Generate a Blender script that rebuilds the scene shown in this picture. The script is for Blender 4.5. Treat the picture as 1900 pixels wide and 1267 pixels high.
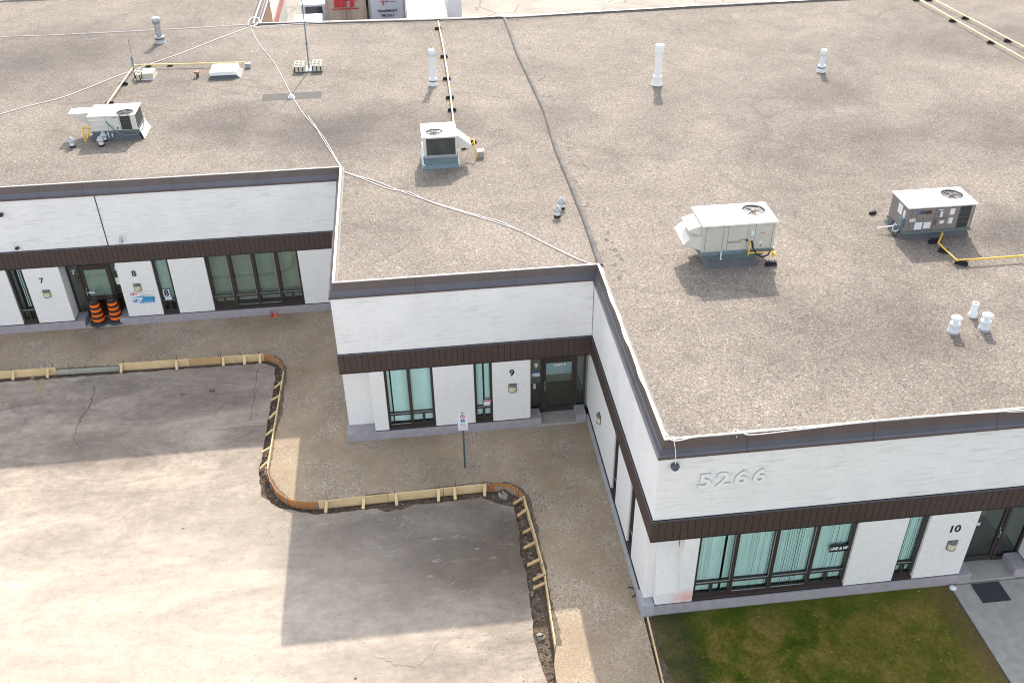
import bpy, bmesh, math, random
from mathutils import Vector, Matrix, Euler
from mathutils.geometry import tessellate_polygon
rnd = random.Random(7)
PI = math.pi
for o in list(bpy.data.objects): bpy.data.objects.remove(o)
S = bpy.context.scene
COL = S.collection
# ------------------------------------------------------------- camera, world, sun, exposure
CAM = Vector((-5.2416, -16.4889, 20.741)); ROT = Euler((math.radians(55.1083), math.radians(.6648), math.radians(-6.7114)), 'XYZ')
cam = bpy.data.cameras.new('camera'); cam.lens = 36 * 1791.7074 / 1900; cam.sensor_width = 36; cam.clip_end = 2000
co = bpy.data.objects.new('camera', cam); COL.objects.link(co); co.location = CAM; co.rotation_euler = ROT; S.camera = co
SUN = Vector((1.72, 7.82, 5.97)).normalized()
w = bpy.data.worlds.new('World'); S.world = w; w.use_nodes = True
nt = w.node_tree; bg = nt.nodes['Background']; sk = nt.nodes.new('ShaderNodeTexSky'); sk.sky_type = 'NISHITA'; sk.sun_disc = False
sk.sun_elevation = math.asin(SUN.z); sk.sun_rotation = math.atan2(SUN.x, SUN.y); sk.dust_density = 2.0; sk.air_density = 1.0; sk.ozone_density = 0.6
hs = nt.nodes.new('ShaderNodeHueSaturation'); hs.inputs['Saturation'].default_value = .38
nt.links.new(sk.outputs[0], hs.inputs['Color']); nt.links.new(hs.outputs[0], bg.inputs['Color']); bg.inputs['Strength'].default_value = .15
sl = bpy.data.lights.new('sun', 'SUN'); sl.energy = 2.35; sl.angle = math.radians(.6); sl.color = (1, .92, .80)
so = bpy.data.objects.new('sun', sl); COL.objects.link(so); so.rotation_euler = (-SUN).to_track_quat('-Z', 'Y').to_euler(); so.location = (20, 80, 60)
S.view_settings.view_transform = 'Standard'; S.view_settings.look = 'None'; S.view_settings.exposure = 1.52; S.view_settings.gamma = 1
S.render.engine = 'CYCLES'; S.cycles.max_bounces = 8; S.cycles.transparent_max_bounces = 12; S.cycles.pixel_filter_type = 'BLACKMAN_HARRIS'; S.cycles.filter_width = 1.05

# ------------------------------------------------------------- helpers
RM = ROT.to_matrix()
def ray(u, v): return RM @ Vector(((u - 950) / 1791.7074, -(v - 633.5) / 1791.7074, -1))
def G(u, v, z=0.0):
    d = ray(u, v); t = (z - CAM.z) / d.z; return CAM + d * t
def GY(u, v, y):
    d = ray(u, v); t = (y - CAM.y) / d.y; return CAM + d * t
ROOF = 5.90
_loc = {}
class MB:
    def __init__(s): s.v = []; s.f = []; s.m = []; s.sm = []
    def add(s, vs, fs, mi=0, smooth=False):
        b = len(s.v); s.v += [tuple(v) for v in vs]; s.f += [tuple(b + i for i in f) for f in fs]; s.m += [mi] * len(fs); s.sm += [smooth] * len(fs); return s
    def box(s, x0, x1, y0, y1, z0, z1, mi=0):
        return s.add([(x0,y0,z0),(x1,y0,z0),(x1,y1,z0),(x0,y1,z0),(x0,y0,z1),(x1,y0,z1),(x1,y1,z1),(x0,y1,z1)],
                     [(0,3,2,1),(4,5,6,7),(0,1,5,4),(1,2,6,5),(2,3,7,6),(3,0,4,7)], mi)
    def obox(s, c, ax, ay, hx, hy, z0, z1, mi=0):      # oriented box: centre xy, unit axes, half sizes
        P = []
        for z in (z0, z1):
            for a, b in ((-1,-1),(1,-1),(1,1),(-1,1)):
                P.append((c[0]+ax[0]*a*hx+ay[0]*b*hy, c[1]+ax[1]*a*hx+ay[1]*b*hy, z))
        return s.add(P, [(0,3,2,1),(4,5,6,7),(0,1,5,4),(1,2,6,5),(2,3,7,6),(3,0,4,7)], mi)
    def frust(s, x0,x1,y0,y1,z0, X0,X1,Y0,Y1,z1, mi=0):
        return s.add([(x0,y0,z0),(x1,y0,z0),(x1,y1,z0),(x0,y1,z0),(X0,Y0,z1),(X1,Y0,z1),(X1,Y1,z1),(X0,Y1,z1)],
                     [(0,3,2,1),(4,5,6,7),(0,1,5,4),(1,2,6,5),(2,3,7,6),(3,0,4,7)], mi)
    def tube(s, pts, r, n=8, mi=0, cap=True, r1=None):
        pts = [Vector(p) for p in pts]; rings = []
        for i, p in enumerate(pts):
            a = pts[max(i-1,0)]; b = pts[min(i+1,len(pts)-1)]; d = (b-a).normalized()
            up = Vector((0,0,1)) if abs(d.z) < .9 else Vector((1,0,0))
            x = d.cross(up).normalized(); y = x.cross(d)
            rr = r if r1 is None else r + (r1-r)*i/(len(pts)-1)
            rings.append([p + x*math.cos(2*PI*k/n)*rr + y*math.sin(2*PI*k/n)*rr for k in range(n)])
        vs = [v for R_ in rings for v in R_]; fs = []
        for i in range(len(pts)-1):
            for k in range(n): fs.append((i*n+k, i*n+(k+1)%n, (i+1)*n+(k+1)%n, (i+1)*n+k))
        s.add(vs, fs, mi, True)
        if cap: s.add(rings[0], [tuple(range(n))[::-1]], mi); s.add(rings[-1], [tuple(range(n))], mi)
        return s
    def lathe(s, c, prof, n=20, mi=0, smooth=True):
        vs = []; fs = []
        for r, z in prof:
            for k in range(n): vs.append((c[0]+r*math.cos(2*PI*k/n), c[1]+r*math.sin(2*PI*k/n), c[2]+z))
        for i in range(len(prof)-1):
            for k in range(n): fs.append((i*n+k, i*n+(k+1)%n, (i+1)*n+(k+1)%n, (i+1)*n+k))
        s.add(vs, fs, mi, smooth)
        s.add(vs[-n:], [tuple(range(n))], mi); s.add(vs[:n], [tuple(range(n))[::-1]], mi); return s
    def prism_y(s, prof, y0, y1, mi=0):                # profile in xz extruded along y
        n = len(prof); vs = [(x,y0,z) for x,z in prof] + [(x,y1,z) for x,z in prof]
        fs = [(i,(i+1)%n,(i+1)%n+n,i+n) for i in range(n)] + [tuple(range(n))[::-1], tuple(range(n,2*n))]
        return s.add(vs, fs, mi)
    def prism_z(s, poly, z0, z1, mi=0, bottom=True):
        n = len(poly); vs = [(p[0],p[1],z0) for p in poly] + [(p[0],p[1],z1) for p in poly]
        tri = tessellate_polygon([[Vector((p[0],p[1],0)) for p in poly]])
        fs = [(i,(i+1)%n,(i+1)%n+n,i+n) for i in range(n)]
        for t in tri:
            a,b,c = (Vector(poly[i][:2]) for i in t)
            if (b-a).cross(c-a) < 0: t = (t[0],t[2],t[1])
            fs.append(tuple(i+n for i in t))
            if bottom: fs.append(tuple(t)[::-1])
        return s.add(vs, fs, mi)
    def plate_hole(s, x0,x1,y0,y1,cx,cy,r,z0,z1,mi=0,n=32):
        ang = [2*PI*k/n for k in range(n)]
        def edge(a):
            dx,dy = math.cos(a),math.sin(a); t = 1e9
            if dx>1e-9: t=min(t,(x1-cx)/dx)
            if dx<-1e-9: t=min(t,(x0-cx)/dx)
            if dy>1e-9: t=min(t,(y1-cy)/dy)
            if dy<-1e-9: t=min(t,(y0-cy)/dy)
            return (cx+dx*t, cy+dy*t)
        cs = [math.atan2(b-cy,a-cx)%(2*PI) for a,b in ((x0,y0),(x1,y0),(x1,y1),(x0,y1))]
        ang = sorted(set(ang+cs)); n = len(ang)
        I = [(cx+math.cos(a)*r, cy+math.sin(a)*r) for a in ang]; O = [edge(a) for a in ang]
        vs = [(x,y,z1) for x,y in I]+[(x,y,z1) for x,y in O]+[(x,y,z0) for x,y in I]+[(x,y,z0) for x,y in O]; fs = []
        for k in range(n):
            j=(k+1)%n; fs += [(k,n+k,n+j,j),(n+k,3*n+k,3*n+j,n+j),(2*n+k,k,j,2*n+j),(2*n+k,2*n+j,3*n+j,3*n+k)]
        return s.add(vs, fs, mi)
    def build(s, name, mats, parent=None, bevel=0):
        if not isinstance(mats, (list, tuple)): mats = [mats]
        org = _loc[parent.name] if parent else Vector((0,0,0))
        if not parent and s.v:
            n = len(s.v); org = Vector((sum(v[0] for v in s.v)/n, sum(v[1] for v in s.v)/n, min(v[2] for v in s.v)))
        me = bpy.data.meshes.new(name); me.from_pydata([(a-org.x,b-org.y,c-org.z) for a,b,c in s.v], [], s.f)
        for m in mats: me.materials.append(m)
        me.polygons.foreach_set('material_index', s.m); me.polygons.foreach_set('use_smooth', s.sm); me.update()
        o = bpy.data.objects.new(name, me); COL.objects.link(o)
        if parent: o.parent = parent
        else: o.location = org
        _loc[o.name] = org
        if bevel:
            b = o.modifiers.new('bevel','BEVEL'); b.width = bevel; b.segments = 2; b.limit_method = 'ANGLE'
        return o
def tag(o, label=None, cat=None, group=None, kind=None):
    if label: o['label'] = label
    if cat: o['category'] = cat
    if group: o['group'] = group
    if kind: o['kind'] = kind
    return o
def thing(name, label, cat, loc=(0,0,0), group=None):
    o = bpy.data.objects.new(name, None); COL.objects.link(o); o.location = loc; o.empty_display_size = .2
    _loc[o.name] = Vector(loc); return tag(o, label, cat, group)
def kids(o): return [c for c in bpy.data.objects if c.parent == o]
def copy_tree(o, parent=None):
    c = o.copy(); COL.objects.link(c)
    if parent: c.parent = parent
    _loc[c.name] = _loc[o.name]
    for k in kids(o): copy_tree(k, c)
    return c
def text_part(name, s, mat, parent, pos, size, rx=PI/2, rz=0, bold=.0, depth=.004, sx=1, align='CENTER', shear=0):
    cu = bpy.data.curves.new(name, 'FONT'); cu.body = s; cu.size = size; cu.extrude = depth; cu.offset = bold; cu.align_x = align; cu.align_y = 'CENTER'; cu.shear = shear
    t = bpy.data.objects.new(name, cu); COL.objects.link(t); bpy.context.view_layer.update()
    me = bpy.data.meshes.new_from_object(t.evaluated_get(bpy.context.evaluated_depsgraph_get())); bpy.data.objects.remove(t)
    M = Matrix.Translation(Vector(pos) - _loc[parent.name]) @ Euler((rx,0,rz)).to_matrix().to_4x4() @ Matrix.Diagonal((sx,1,1,1))
    me.transform(M); me.materials.clear(); me.materials.append(mat)
    o = bpy.data.objects.new(name, me); COL.objects.link(o); o.parent = parent; _loc[o.name] = _loc[parent.name]; return o

# ------------------------------------------------------------- materials
def newmat(name):
    m = bpy.data.materials.new(name); m.use_nodes = True; n = m.node_tree.nodes; return m, n, m.node_tree.links, n['Principled BSDF']
def simple(name, col, rough=.6, metal=0, var=.08, scale=3, bump=0, bscale=60, spec=.5):
    m,n,l,p = newmat(name); p.inputs['Roughness'].default_value = rough; p.inputs['Metallic'].default_value = metal
    p.inputs['Specular IOR Level'].default_value = spec
    tc = n.new('ShaderNodeTexCoord'); nz = n.new('ShaderNodeTexNoise'); nz.inputs['Scale'].default_value = scale; nz.inputs['Detail'].default_value = 6
    l.new(tc.outputs['Object'], nz.inputs['Vector'])
    r = n.new('ShaderNodeValToRGB'); r.color_ramp.elements[0].position = .3; r.color_ramp.elements[1].position = .7
    r.color_ramp.elements[0].color = tuple(c*(1-var) for c in col)+(1,); r.color_ramp.elements[1].color = tuple(min(1,c*(1+var)) for c in col)+(1,)
    l.new(nz.outputs['Fac'], r.inputs[0]); l.new(r.outputs[0], p.inputs['Base Color'])
    if bump:
        b = n.new('ShaderNodeBump'); b.inputs['Strength'].default_value = bump; b.inputs['Distance'].default_value = .01
        z = n.new('ShaderNodeTexNoise'); z.inputs['Scale'].default_value = bscale; z.inputs['Detail'].default_value = 4
        l.new(tc.outputs['Object'], z.inputs['Vector']); l.new(z.outputs['Fac'], b.inputs['Height']); l.new(b.outputs[0], p.inputs['Normal'])
    return m
class NB:                                             # tiny node-building helper in world metres
    def __init__(s, m):
        s.n = m.node_tree.nodes; s.l = m.node_tree.links; g = s.n.new('ShaderNodeNewGeometry'); s.pos = g.outputs['Position']
    def node(s, t, **k):
        x = s.n.new(t)
        for a, b in k.items(): setattr(x, a, b)
        return x
    def noise(s, scale, detail=4, rough=.5, vec=None, dist=0):
        x = s.n.new('ShaderNodeTexNoise'); x.inputs['Scale'].default_value = scale; x.inputs['Detail'].default_value = detail; x.inputs['Roughness'].default_value = rough; x.inputs['Distortion'].default_value = dist
        s.l.new(vec or s.pos, x.inputs['Vector']); return x.outputs['Fac']
    def vor(s, scale, feat='F1', out='Color', vec=None):
        x = s.n.new('ShaderNodeTexVoronoi'); x.feature = feat; x.inputs['Scale'].default_value = scale; s.l.new(vec or s.pos, x.inputs['Vector']); return x.outputs[out]
    def ramp(s, f, stops, interp='LINEAR'):
        x = s.n.new('ShaderNodeValToRGB'); x.color_ramp.interpolation = interp; e = x.color_ramp.elements
        while len(e) < len(stops): e.new(.5)
        for i, (p, c) in enumerate(stops):
            e[i].position = p; e[i].color = (c if len(c) == 4 else tuple(c)+(1,)) if hasattr(c, '__len__') else (c,c,c,1)
        s.l.new(f, x.inputs[0]); return x.outputs[0]
    def mix(s, f, a, b, mode='MIX'):
        x = s.n.new('ShaderNodeMix'); x.data_type = 'RGBA'; x.blend_type = mode
        for sock, v in ((x.inputs[0], f), (x.inputs[6], a), (x.inputs[7], b)):
            if hasattr(v, 'links'): s.l.new(v, sock)
            elif hasattr(v, '__len__'): sock.default_value = tuple(v)+(1,) if len(v) == 3 else v
            else: sock.default_value = v
        return x.outputs[2]
    def math(s, op, a, b=0.0, clamp=False):
        x = s.n.new('ShaderNodeMath'); x.operation = op; x.use_clamp = clamp
        for i, v in enumerate((a, b)):
            if hasattr(v, 'links'): s.l.new(v, x.inputs[i])
            else: x.inputs[i].default_value = v
        return x.outputs[0]
    def sep(s, v=None):
        x = s.n.new('ShaderNodeSeparateXYZ'); s.l.new(v or s.pos, x.inputs[0]); return x.outputs
    def comb(s, x, y, z):
        c = s.n.new('ShaderNodeCombineXYZ')
        for i, v in enumerate((x,y,z)):
            if hasattr(v, 'links'): s.l.new(v, c.inputs[i])
            else: c.inputs[i].default_value = v
        return c.outputs[0]
    def blot(s, x, y, r, rx=1., z=0.):                # soft blot 1 at centre -> 0 at r (noise-warped)
        wn = s.n.new('ShaderNodeTexNoise'); wn.inputs['Scale'].default_value = 1.4/ max(r,.3); wn.inputs['Detail'].default_value = 5; s.l.new(s.pos, wn.inputs['Vector'])
        X, Y, Z = s.sep(); dx = s.math('MULTIPLY', s.math('SUBTRACT', X, x), rx); dy = s.math('SUBTRACT', Y, y)
        d = s.math('SQRT', s.math('ADD', s.math('MULTIPLY', dx, dx), s.math('MULTIPLY', dy, dy)))
        d = s.math('DIVIDE', d, r); d = s.math('ADD', d, s.math('MULTIPLY', s.math('SUBTRACT', wn.outputs['Fac'], .5), 1.6))
        return s.math('SUBTRACT', 1.0, d, True)
    def bump(s, h, p, strength=.4, dist=.02):
        b = s.n.new('ShaderNodeBump'); b.inputs['Strength'].default_value = strength; b.inputs['Distance'].default_value = dist
        s.l.new(h, b.inputs['Height']); s.l.new(b.outputs[0], p.inputs['Normal'])

def roof_gravel():
    m,n,l,p = newmat('roof_gravel'); b = NB(m); p.inputs['Roughness'].default_value = .95; p.inputs['Specular IOR Level'].default_value = .15
    c1 = b.vor(25); x = b.sep(c1)[0]
    st = b.ramp(x, [(0,(.065,.06,.06)),(.12,(.19,.17,.165)),(.34,(.28,.245,.225)),(.55,(.33,.285,.24)),(.72,(.27,.235,.24)),(.84,(.42,.34,.2)),(.93,(.52,.475,.43)),(1,(.62,.6,.57))])
    st = b.mix(.12, st, (.25,.222,.2)); st = b.mix(1.0, st, (.63,.605,.57), 'MULTIPLY')
    c2 = b.vor(44); st = b.mix(.35, st, b.ramp(b.sep(c2)[1], [(0,(.12,.105,.11)),(.5,(.29,.255,.23)),(1,(.46,.42,.36))]))
    big = b.noise(.16, 5, .55); st = b.mix(1.0, st, b.ramp(big, [(.3,.78),(.5,.96),(.68,1.08)]), 'MULTIPLY')
    med = b.noise(1.1, 5, .6); st = b.mix(1.0, st, b.ramp(med, [(.3,.86),(.6,1.04)]), 'MULTIPLY')
    tot = None
    for (x_,y_,r,k,rx) in ((-8.2,19.6,3.8,.85,.7),(-12.6,21.2,2.6,.7,.8),(-22.6,30.5,6.,.7,.6),(-19,26.5,3,.35,.6),(11.6,21.3,4.5,.4,.5),(13.6,8.6,2.6,.6,.7),(21,27,5,.45,.6),(14,16.5,4.5,.5,.5),(.8,20,3.0,.3,1.3),(7,3.6,2.6,.3,.5),(-18,15.6,3,.3,.4),(-5.2,19.8,2.4,.4,.7),(12.4,3.5,2.5,.35,.8),(-6,12,2,.2,.7)):
        q = b.math('MULTIPLY', b.blot(x_,y_,r,rx), k); tot = q if tot is None else b.math('MAXIMUM', tot, q)
    st = b.mix(b.math('MULTIPLY', tot, 1.25, True), st, b.mix(.7, st, (.05,.047,.048)))
    rg = b.noise(.11, 3, .5, dist=.8); ring = b.ramp(rg, [(.545,0),(.56,1),(.575,0)]); st = b.mix(b.math('MULTIPLY', ring, .28), st, (.10,.09,.08))
    br_ = b.ramp(b.noise(.55, 7, .72), [(.60,0),(.66,1)]); st = b.mix(b.math('MULTIPLY', br_, .30), st, (.12,.105,.095))
    pale = b.ramp(b.noise(.7, 6, .7, dist=.5), [(.30,1),(.38,0)]); st = b.mix(b.math('MULTIPLY', pale, .25), st, (.36,.33,.29))
    # patch of a repair by the drain, small black tar specks
    sp = b.ramp(b.noise(3.2, 3, .5), [(.735,0),(.76,1)]); st = b.mix(b.math('MULTIPLY', sp, .55), st, (.04,.037,.035))
    l.new(st, p.inputs['Base Color']); b.bump(b.sep(c1)[1], p, .55, .02); return m
def path_gravel():
    m,n,l,p = newmat('path_gravel'); b = NB(m); p.inputs['Roughness'].default_value = .95; p.inputs['Specular IOR Level'].default_value = .15
    c1 = b.vor(34); st = b.ramp(b.sep(c1)[0], [(0,(.10,.085,.07)),(.3,(.27,.23,.19)),(.6,(.40,.35,.29)),(.85,(.50,.45,.38)),(1,(.78,.73,.66))])
    dirt = b.mix(b.noise(.9,6,.65), (.27,.20,.13), (.47,.365,.255))
    f = b.ramp(b.noise(.75, 6, .62, dist=.6), [(.42,0),(.6,1)])
    c = b.mix(b.math('ADD', b.math('MULTIPLY', f, .42), .06), dirt, st)
    # darker damp zone along the form boards
    c = b.mix(1.0, c, b.ramp(b.noise(.35, 4, .6), [(.3,.72),(.62,1.12)]), 'MULTIPLY')
    X, Y, Z = b.sep(); near = b.ramp(b.math('DIVIDE', b.math('ADD', Y, 8.), 14.), [(0,1),(.9,0)])
    c = b.mix(b.math('MULTIPLY', near, .55), c, b.mix(.5, st, (.42,.30,.19)))
    l.new(c, p.inputs['Base Color']); b.bump(b.sep(c1)[1], p, .5, .02); return m
def lot_mat():
    m,n,l,p = newmat('lot_paving'); b = NB(m); p.inputs['Roughness'].default_value = .9; p.inputs['Specular IOR Level'].default_value = .2
    X, Y, Z = b.sep(); v = b.comb(b.math('MULTIPLY', X, .55), b.math('MULTIPLY', Y, 1.5), 0.)
    a = b.noise(.42, 7, .6, v, .8); c = b.ramp(a, [(.28,(.185,.155,.14)),(.43,(.27,.232,.208)),(.55,(.34,.295,.26)),(.70,(.43,.385,.34))])
    f = b.noise(3.4, 8, .72); c = b.mix(1.0, c, b.ramp(f, [(.28,.74),(.5,1.0),(.72,1.18)]), 'MULTIPLY')
    ed = b.ramp(b.noise(.55, 8, .7, v, 2.), [(.44,1.),(.49,.86),(.51,.86),(.56,1.)]); c = b.mix(1.0, c, ed, 'MULTIPLY')
    g = b.noise(34, 4, .8); c = b.mix(1.0, c, b.ramp(g, [(.28,.78),(.5,1.),(.72,1.2)]), 'MULTIPLY')
    # dark churned mud near the right hand forms
    tot = None
    for (x_,y_,r,k,rx) in ((-3.4,2.7,3.2,1.,.7),(-4.8,3.4,3.2,.8,.6),(-7.2,4.3,2.4,.6,.5),(-6.4,2.2,2.2,.5,.8),(-3.2,.9,1.3,.35,1.),(-12.8,11.6,2.4,.28,.5),(-15.8,9.8,2.,.22,.4),(-11.4,9.2,1.6,.25,1.)):
        q = b.math('MULTIPLY', b.blot(x_,y_,r,rx), k); tot = q if tot is None else b.math('MAXIMUM', tot, q)
    mud = b.mix(b.noise(3,7,.7), (.05,.038,.03), (.17,.14,.118)); c = b.mix(b.math('MULTIPLY', tot, 1.3, True), c, mud)
    # pale scuffs on the mud
    sc = b.ramp(b.noise(1.6, 8, .75, v, 1.4), [(.57,0),(.63,1)]); c = b.mix(b.math('MULTIPLY', sc, b.math('MULTIPLY', tot, .75)), c, (.46,.43,.40))
    c = b.mix(1.0, c, (1.09,1.06,.99), 'MULTIPLY')
    fs = b.ramp(b.noise(11, 5, .8, dist=1.5), [(.66,0),(.70,1)]); gate = b.ramp(b.noise(1.3,4,.6), [(.5,0),(.62,1)]); c = b.mix(b.math('MULTIPLY', b.math('MULTIPLY', fs, gate), .45), c, (.13,.105,.08))
    # pale dust plus painted-in sunlit cream towards the open lot
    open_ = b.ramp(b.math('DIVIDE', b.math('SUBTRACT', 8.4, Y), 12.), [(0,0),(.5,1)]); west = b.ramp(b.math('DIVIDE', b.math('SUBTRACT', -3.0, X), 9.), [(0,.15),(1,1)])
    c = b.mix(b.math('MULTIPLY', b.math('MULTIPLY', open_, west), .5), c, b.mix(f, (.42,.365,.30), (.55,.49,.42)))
    dk = b.ramp(b.noise(7, 4, .6, dist=.4), [(.72,0),(.77,1)]); c = b.mix(b.math('MULTIPLY', dk, .4), c, (.11,.095,.08))
    l.new(c, p.inputs['Base Color']); b.bump(b.math('ADD', b.math('MULTIPLY', f, 2.), b.math('MULTIPLY', g, .35)), p, .5, .03); return m
def soil_mat():
    m,n,l,p = newmat('dark_soil'); b = NB(m); p.inputs['Roughness'].default_value = 1
    c = b.ramp(b.noise(7, 8, .7), [(.3,(.06,.044,.032)),(.55,(.15,.112,.08)),(.75,(.30,.235,.165))]); l.new(c, p.inputs['Base Color']); b.bump(b.noise(14,6,.7), p, .9, .06); return m
def yard_mat():
    m,n,l,p = newmat('yard_concrete'); b = NB(m); p.inputs['Roughness'].default_value = .9
    c = b.ramp(b.noise(.25, 7, .6, dist=1.), [(.3,(.20,.175,.145)),(.55,(.28,.25,.215)),(.75,(.33,.30,.265))])
    e = b.vor(.22, 'DISTANCE_TO_EDGE', 'Distance'); cr = b.ramp(e, [(0,1),(.02,0)]); mk = b.ramp(b.noise(.3,2), [(.45,0),(.5,1)])
    c = b.mix(b.math('MULTIPLY', cr, b.math('MULTIPLY', mk, .7)), c, (.07,.06,.05)); l.new(c, p.inputs['Base Color']); return m
def brick_white():
    m,n,l,p = newmat('painted_brick'); b = NB(m); p.inputs['Roughness'].default_value = .8
    X, Y, Z = b.sep(); h = b.math('ADD', X, Y)      # runs along either wall direction
    v = b.comb(h, Z, 0.)
    br = n.new('ShaderNodeTexBrick'); br.inputs['Scale'].default_value = 1; br.inputs['Brick Width'].default_value = .24; br.inputs['Row Height'].default_value = .076; br.inputs['Mortar Size'].default_value = .006
    br.inputs['Color1'].default_value = (.80,.80,.79,1); br.inputs['Color2'].default_value = (.77,.775,.77,1); br.inputs['Mortar'].default_value = (.755,.755,.755,1); br.inputs['Bias'].default_value = -.2
    l.new(v, br.inputs['Vector'])
    sv = b.comb(b.math('MULTIPLY', h, 1.3), b.math('MULTIPLY', Z, 11.), 0.); st = b.ramp(b.noise(1., 5, .65, sv), [(.53,0),(.62,1)])
    lg = b.ramp(b.noise(.5, 3, .5), [(.35,.25),(.65,1)])
    c = b.mix(b.math('MULTIPLY', b.math('MULTIPLY', st, lg), .42), br.outputs['Color'], (.46,.46,.45))
    c = b.mix(1.0, c, b.ramp(b.noise(.8, 5, .6), [(.3,.93),(.7,1.03)]), 'MULTIPLY'); dv = b.comb(b.math('MULTIPLY', h, 9.), b.math('MULTIPLY', Z, .35), 0.); c = b.mix(1.0, c, b.ramp(b.noise(1., 5, .6, dv), [(.58,1.),(.76,.93)]), 'MULTIPLY')
    l.new(c, p.inputs['Base Color']); b.bump(br.outputs['Fac'], p, -.2, .004); return m
def stucco():
    m,n,l,p = newmat('white_stucco'); b = NB(m); p.inputs['Roughness'].default_value = .9
    c = b.ramp(b.noise(9, 6, .7), [(.3,(.70,.695,.675)),(.7,(.80,.795,.78))])
    g = b.noise(55,3,.7); c = b.mix(1.0, c, b.ramp(g, [(.3,.92),(.7,1.05)]), 'MULTIPLY')
    # red spray smear by the corner window
    X, Y, Z = b.sep(); dx = b.math('SUBTRACT', X, 1.15); dz = b.math('SUBTRACT', Z, .55)
    d = b.math('SQRT', b.math('ADD', b.math('MULTIPLY', b.math('MULTIPLY', dx, dx), 1.0), b.math('MULTIPLY', b.math('MULTIPLY', dz, dz), 3.2)))
    k = b.math('SUBTRACT', 1.0, b.math('ADD', b.math('DIVIDE', d, .9), b.math('MULTIPLY', b.noise(5,5,.6), .5)), True)
    k = b.math('MULTIPLY', k, b.math('LESS_THAN', Y, .6)); c = b.mix(k, c, (.75,.30,.24))
    l.new(c, p.inputs['Base Color']); b.bump(g, p, .35, .006); return m
def grass_mat(name, base=False):
    m,n,l,p = newmat(name); b = NB(m); p.inputs['Roughness'].default_value = .9; p.inputs['Specular IOR Level'].default_value = .05
    X, Y, Z = b.sep()
    a = b.noise(.9, 6, .65, dist=.5); g = b.ramp(a, [(.32,(.06,.11,.006)),(.44,(.12,.165,.012)),(.54,(.25,.22,.035)),(.66,(.42,.30,.10))])
    f = b.noise(9, 4, .7); g = b.mix(1.0, g, b.ramp(f, [(.3,.6),(.7,1.4)]), 'MULTIPLY'); g = b.mix(1.0, g, b.ramp(b.noise(38, 3, .8), [(.3,.45),(.5,1.),(.72,1.7)]), 'MULTIPLY')
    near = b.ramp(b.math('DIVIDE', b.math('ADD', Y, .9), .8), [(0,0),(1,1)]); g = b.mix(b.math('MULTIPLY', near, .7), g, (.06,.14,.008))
    yl = b.ramp(b.math('DIVIDE', b.math('SUBTRACT', X, 3.5), 4.), [(0,0),(1,.45)]); g = b.mix(yl, g, b.mix(f, (.17,.17,.02), (.38,.32,.07)))
    right = b.ramp(b.math('SUBTRACT', X, b.math('ADD', 7.2, b.math('MULTIPLY', b.noise(1.2), .8))), [(0,0),(.8,1)]); g = b.mix(b.math('MULTIPLY', right, .8), g, b.mix(f, (.12,.07,.035), (.24,.16,.09)))
    lf = b.ramp(b.math('SUBTRACT', b.math('ADD', .9, b.math('MULTIPLY', b.noise(1.5), 1.)), X), [(0,0),(.6,1)]); g = b.mix(b.math('MULTIPLY', lf, .6), g, (.07,.065,.05))
    if base: g = b.mix(.45, g, (.06,.05,.025))
    l.new(g, p.inputs['Base Color']); return m
def wood(name, c0, c1):
    m,n,l,p = newmat(name); b = NB(m); p.inputs['Roughness'].default_value = .75
    X, Y, Z = b.sep(); v = b.comb(b.math('MULTIPLY', b.math('ADD', X, Y), 1.2), b.math('MULTIPLY', Z, 30.), 0.)
    c = b.mix(b.noise(1., 6, .6, v, .6), c0, c1); c = b.mix(1.0, c, b.ramp(b.noise(1.5,4,.6), [(.3,.78),(.7,1.08)]), 'MULTIPLY'); l.new(c, p.inputs['Base Color']); return m
def glass(name, tint, gl=.14, rough=.0):
    m = bpy.data.materials.new(name); m.use_nodes = True; n = m.node_tree.nodes; l = m.node_tree.links; n.remove(n['Principled BSDF'])
    t = n.new('ShaderNodeBsdfTransparent'); t.inputs[0].default_value = tuple(tint)+(1,); g = n.new('ShaderNodeBsdfGlossy'); g.inputs['Roughness'].default_value = rough; g.inputs[0].default_value = (.9,.97,.96,1)
    fr = n.new('ShaderNodeFresnel'); fr.inputs[0].default_value = 1.5; ad = n.new('ShaderNodeMath'); ad.operation = 'ADD'; ad.use_clamp = True; ad.inputs[1].default_value = gl; l.new(fr.outputs[0], ad.inputs[0])
    mx = n.new('ShaderNodeMixShader'); l.new(ad.outputs[0], mx.inputs[0]); l.new(t.outputs[0], mx.inputs[1]); l.new(g.outputs[0], mx.inputs[2]); l.new(mx.outputs[0], n['Material Output'].inputs[0]); return m
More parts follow.
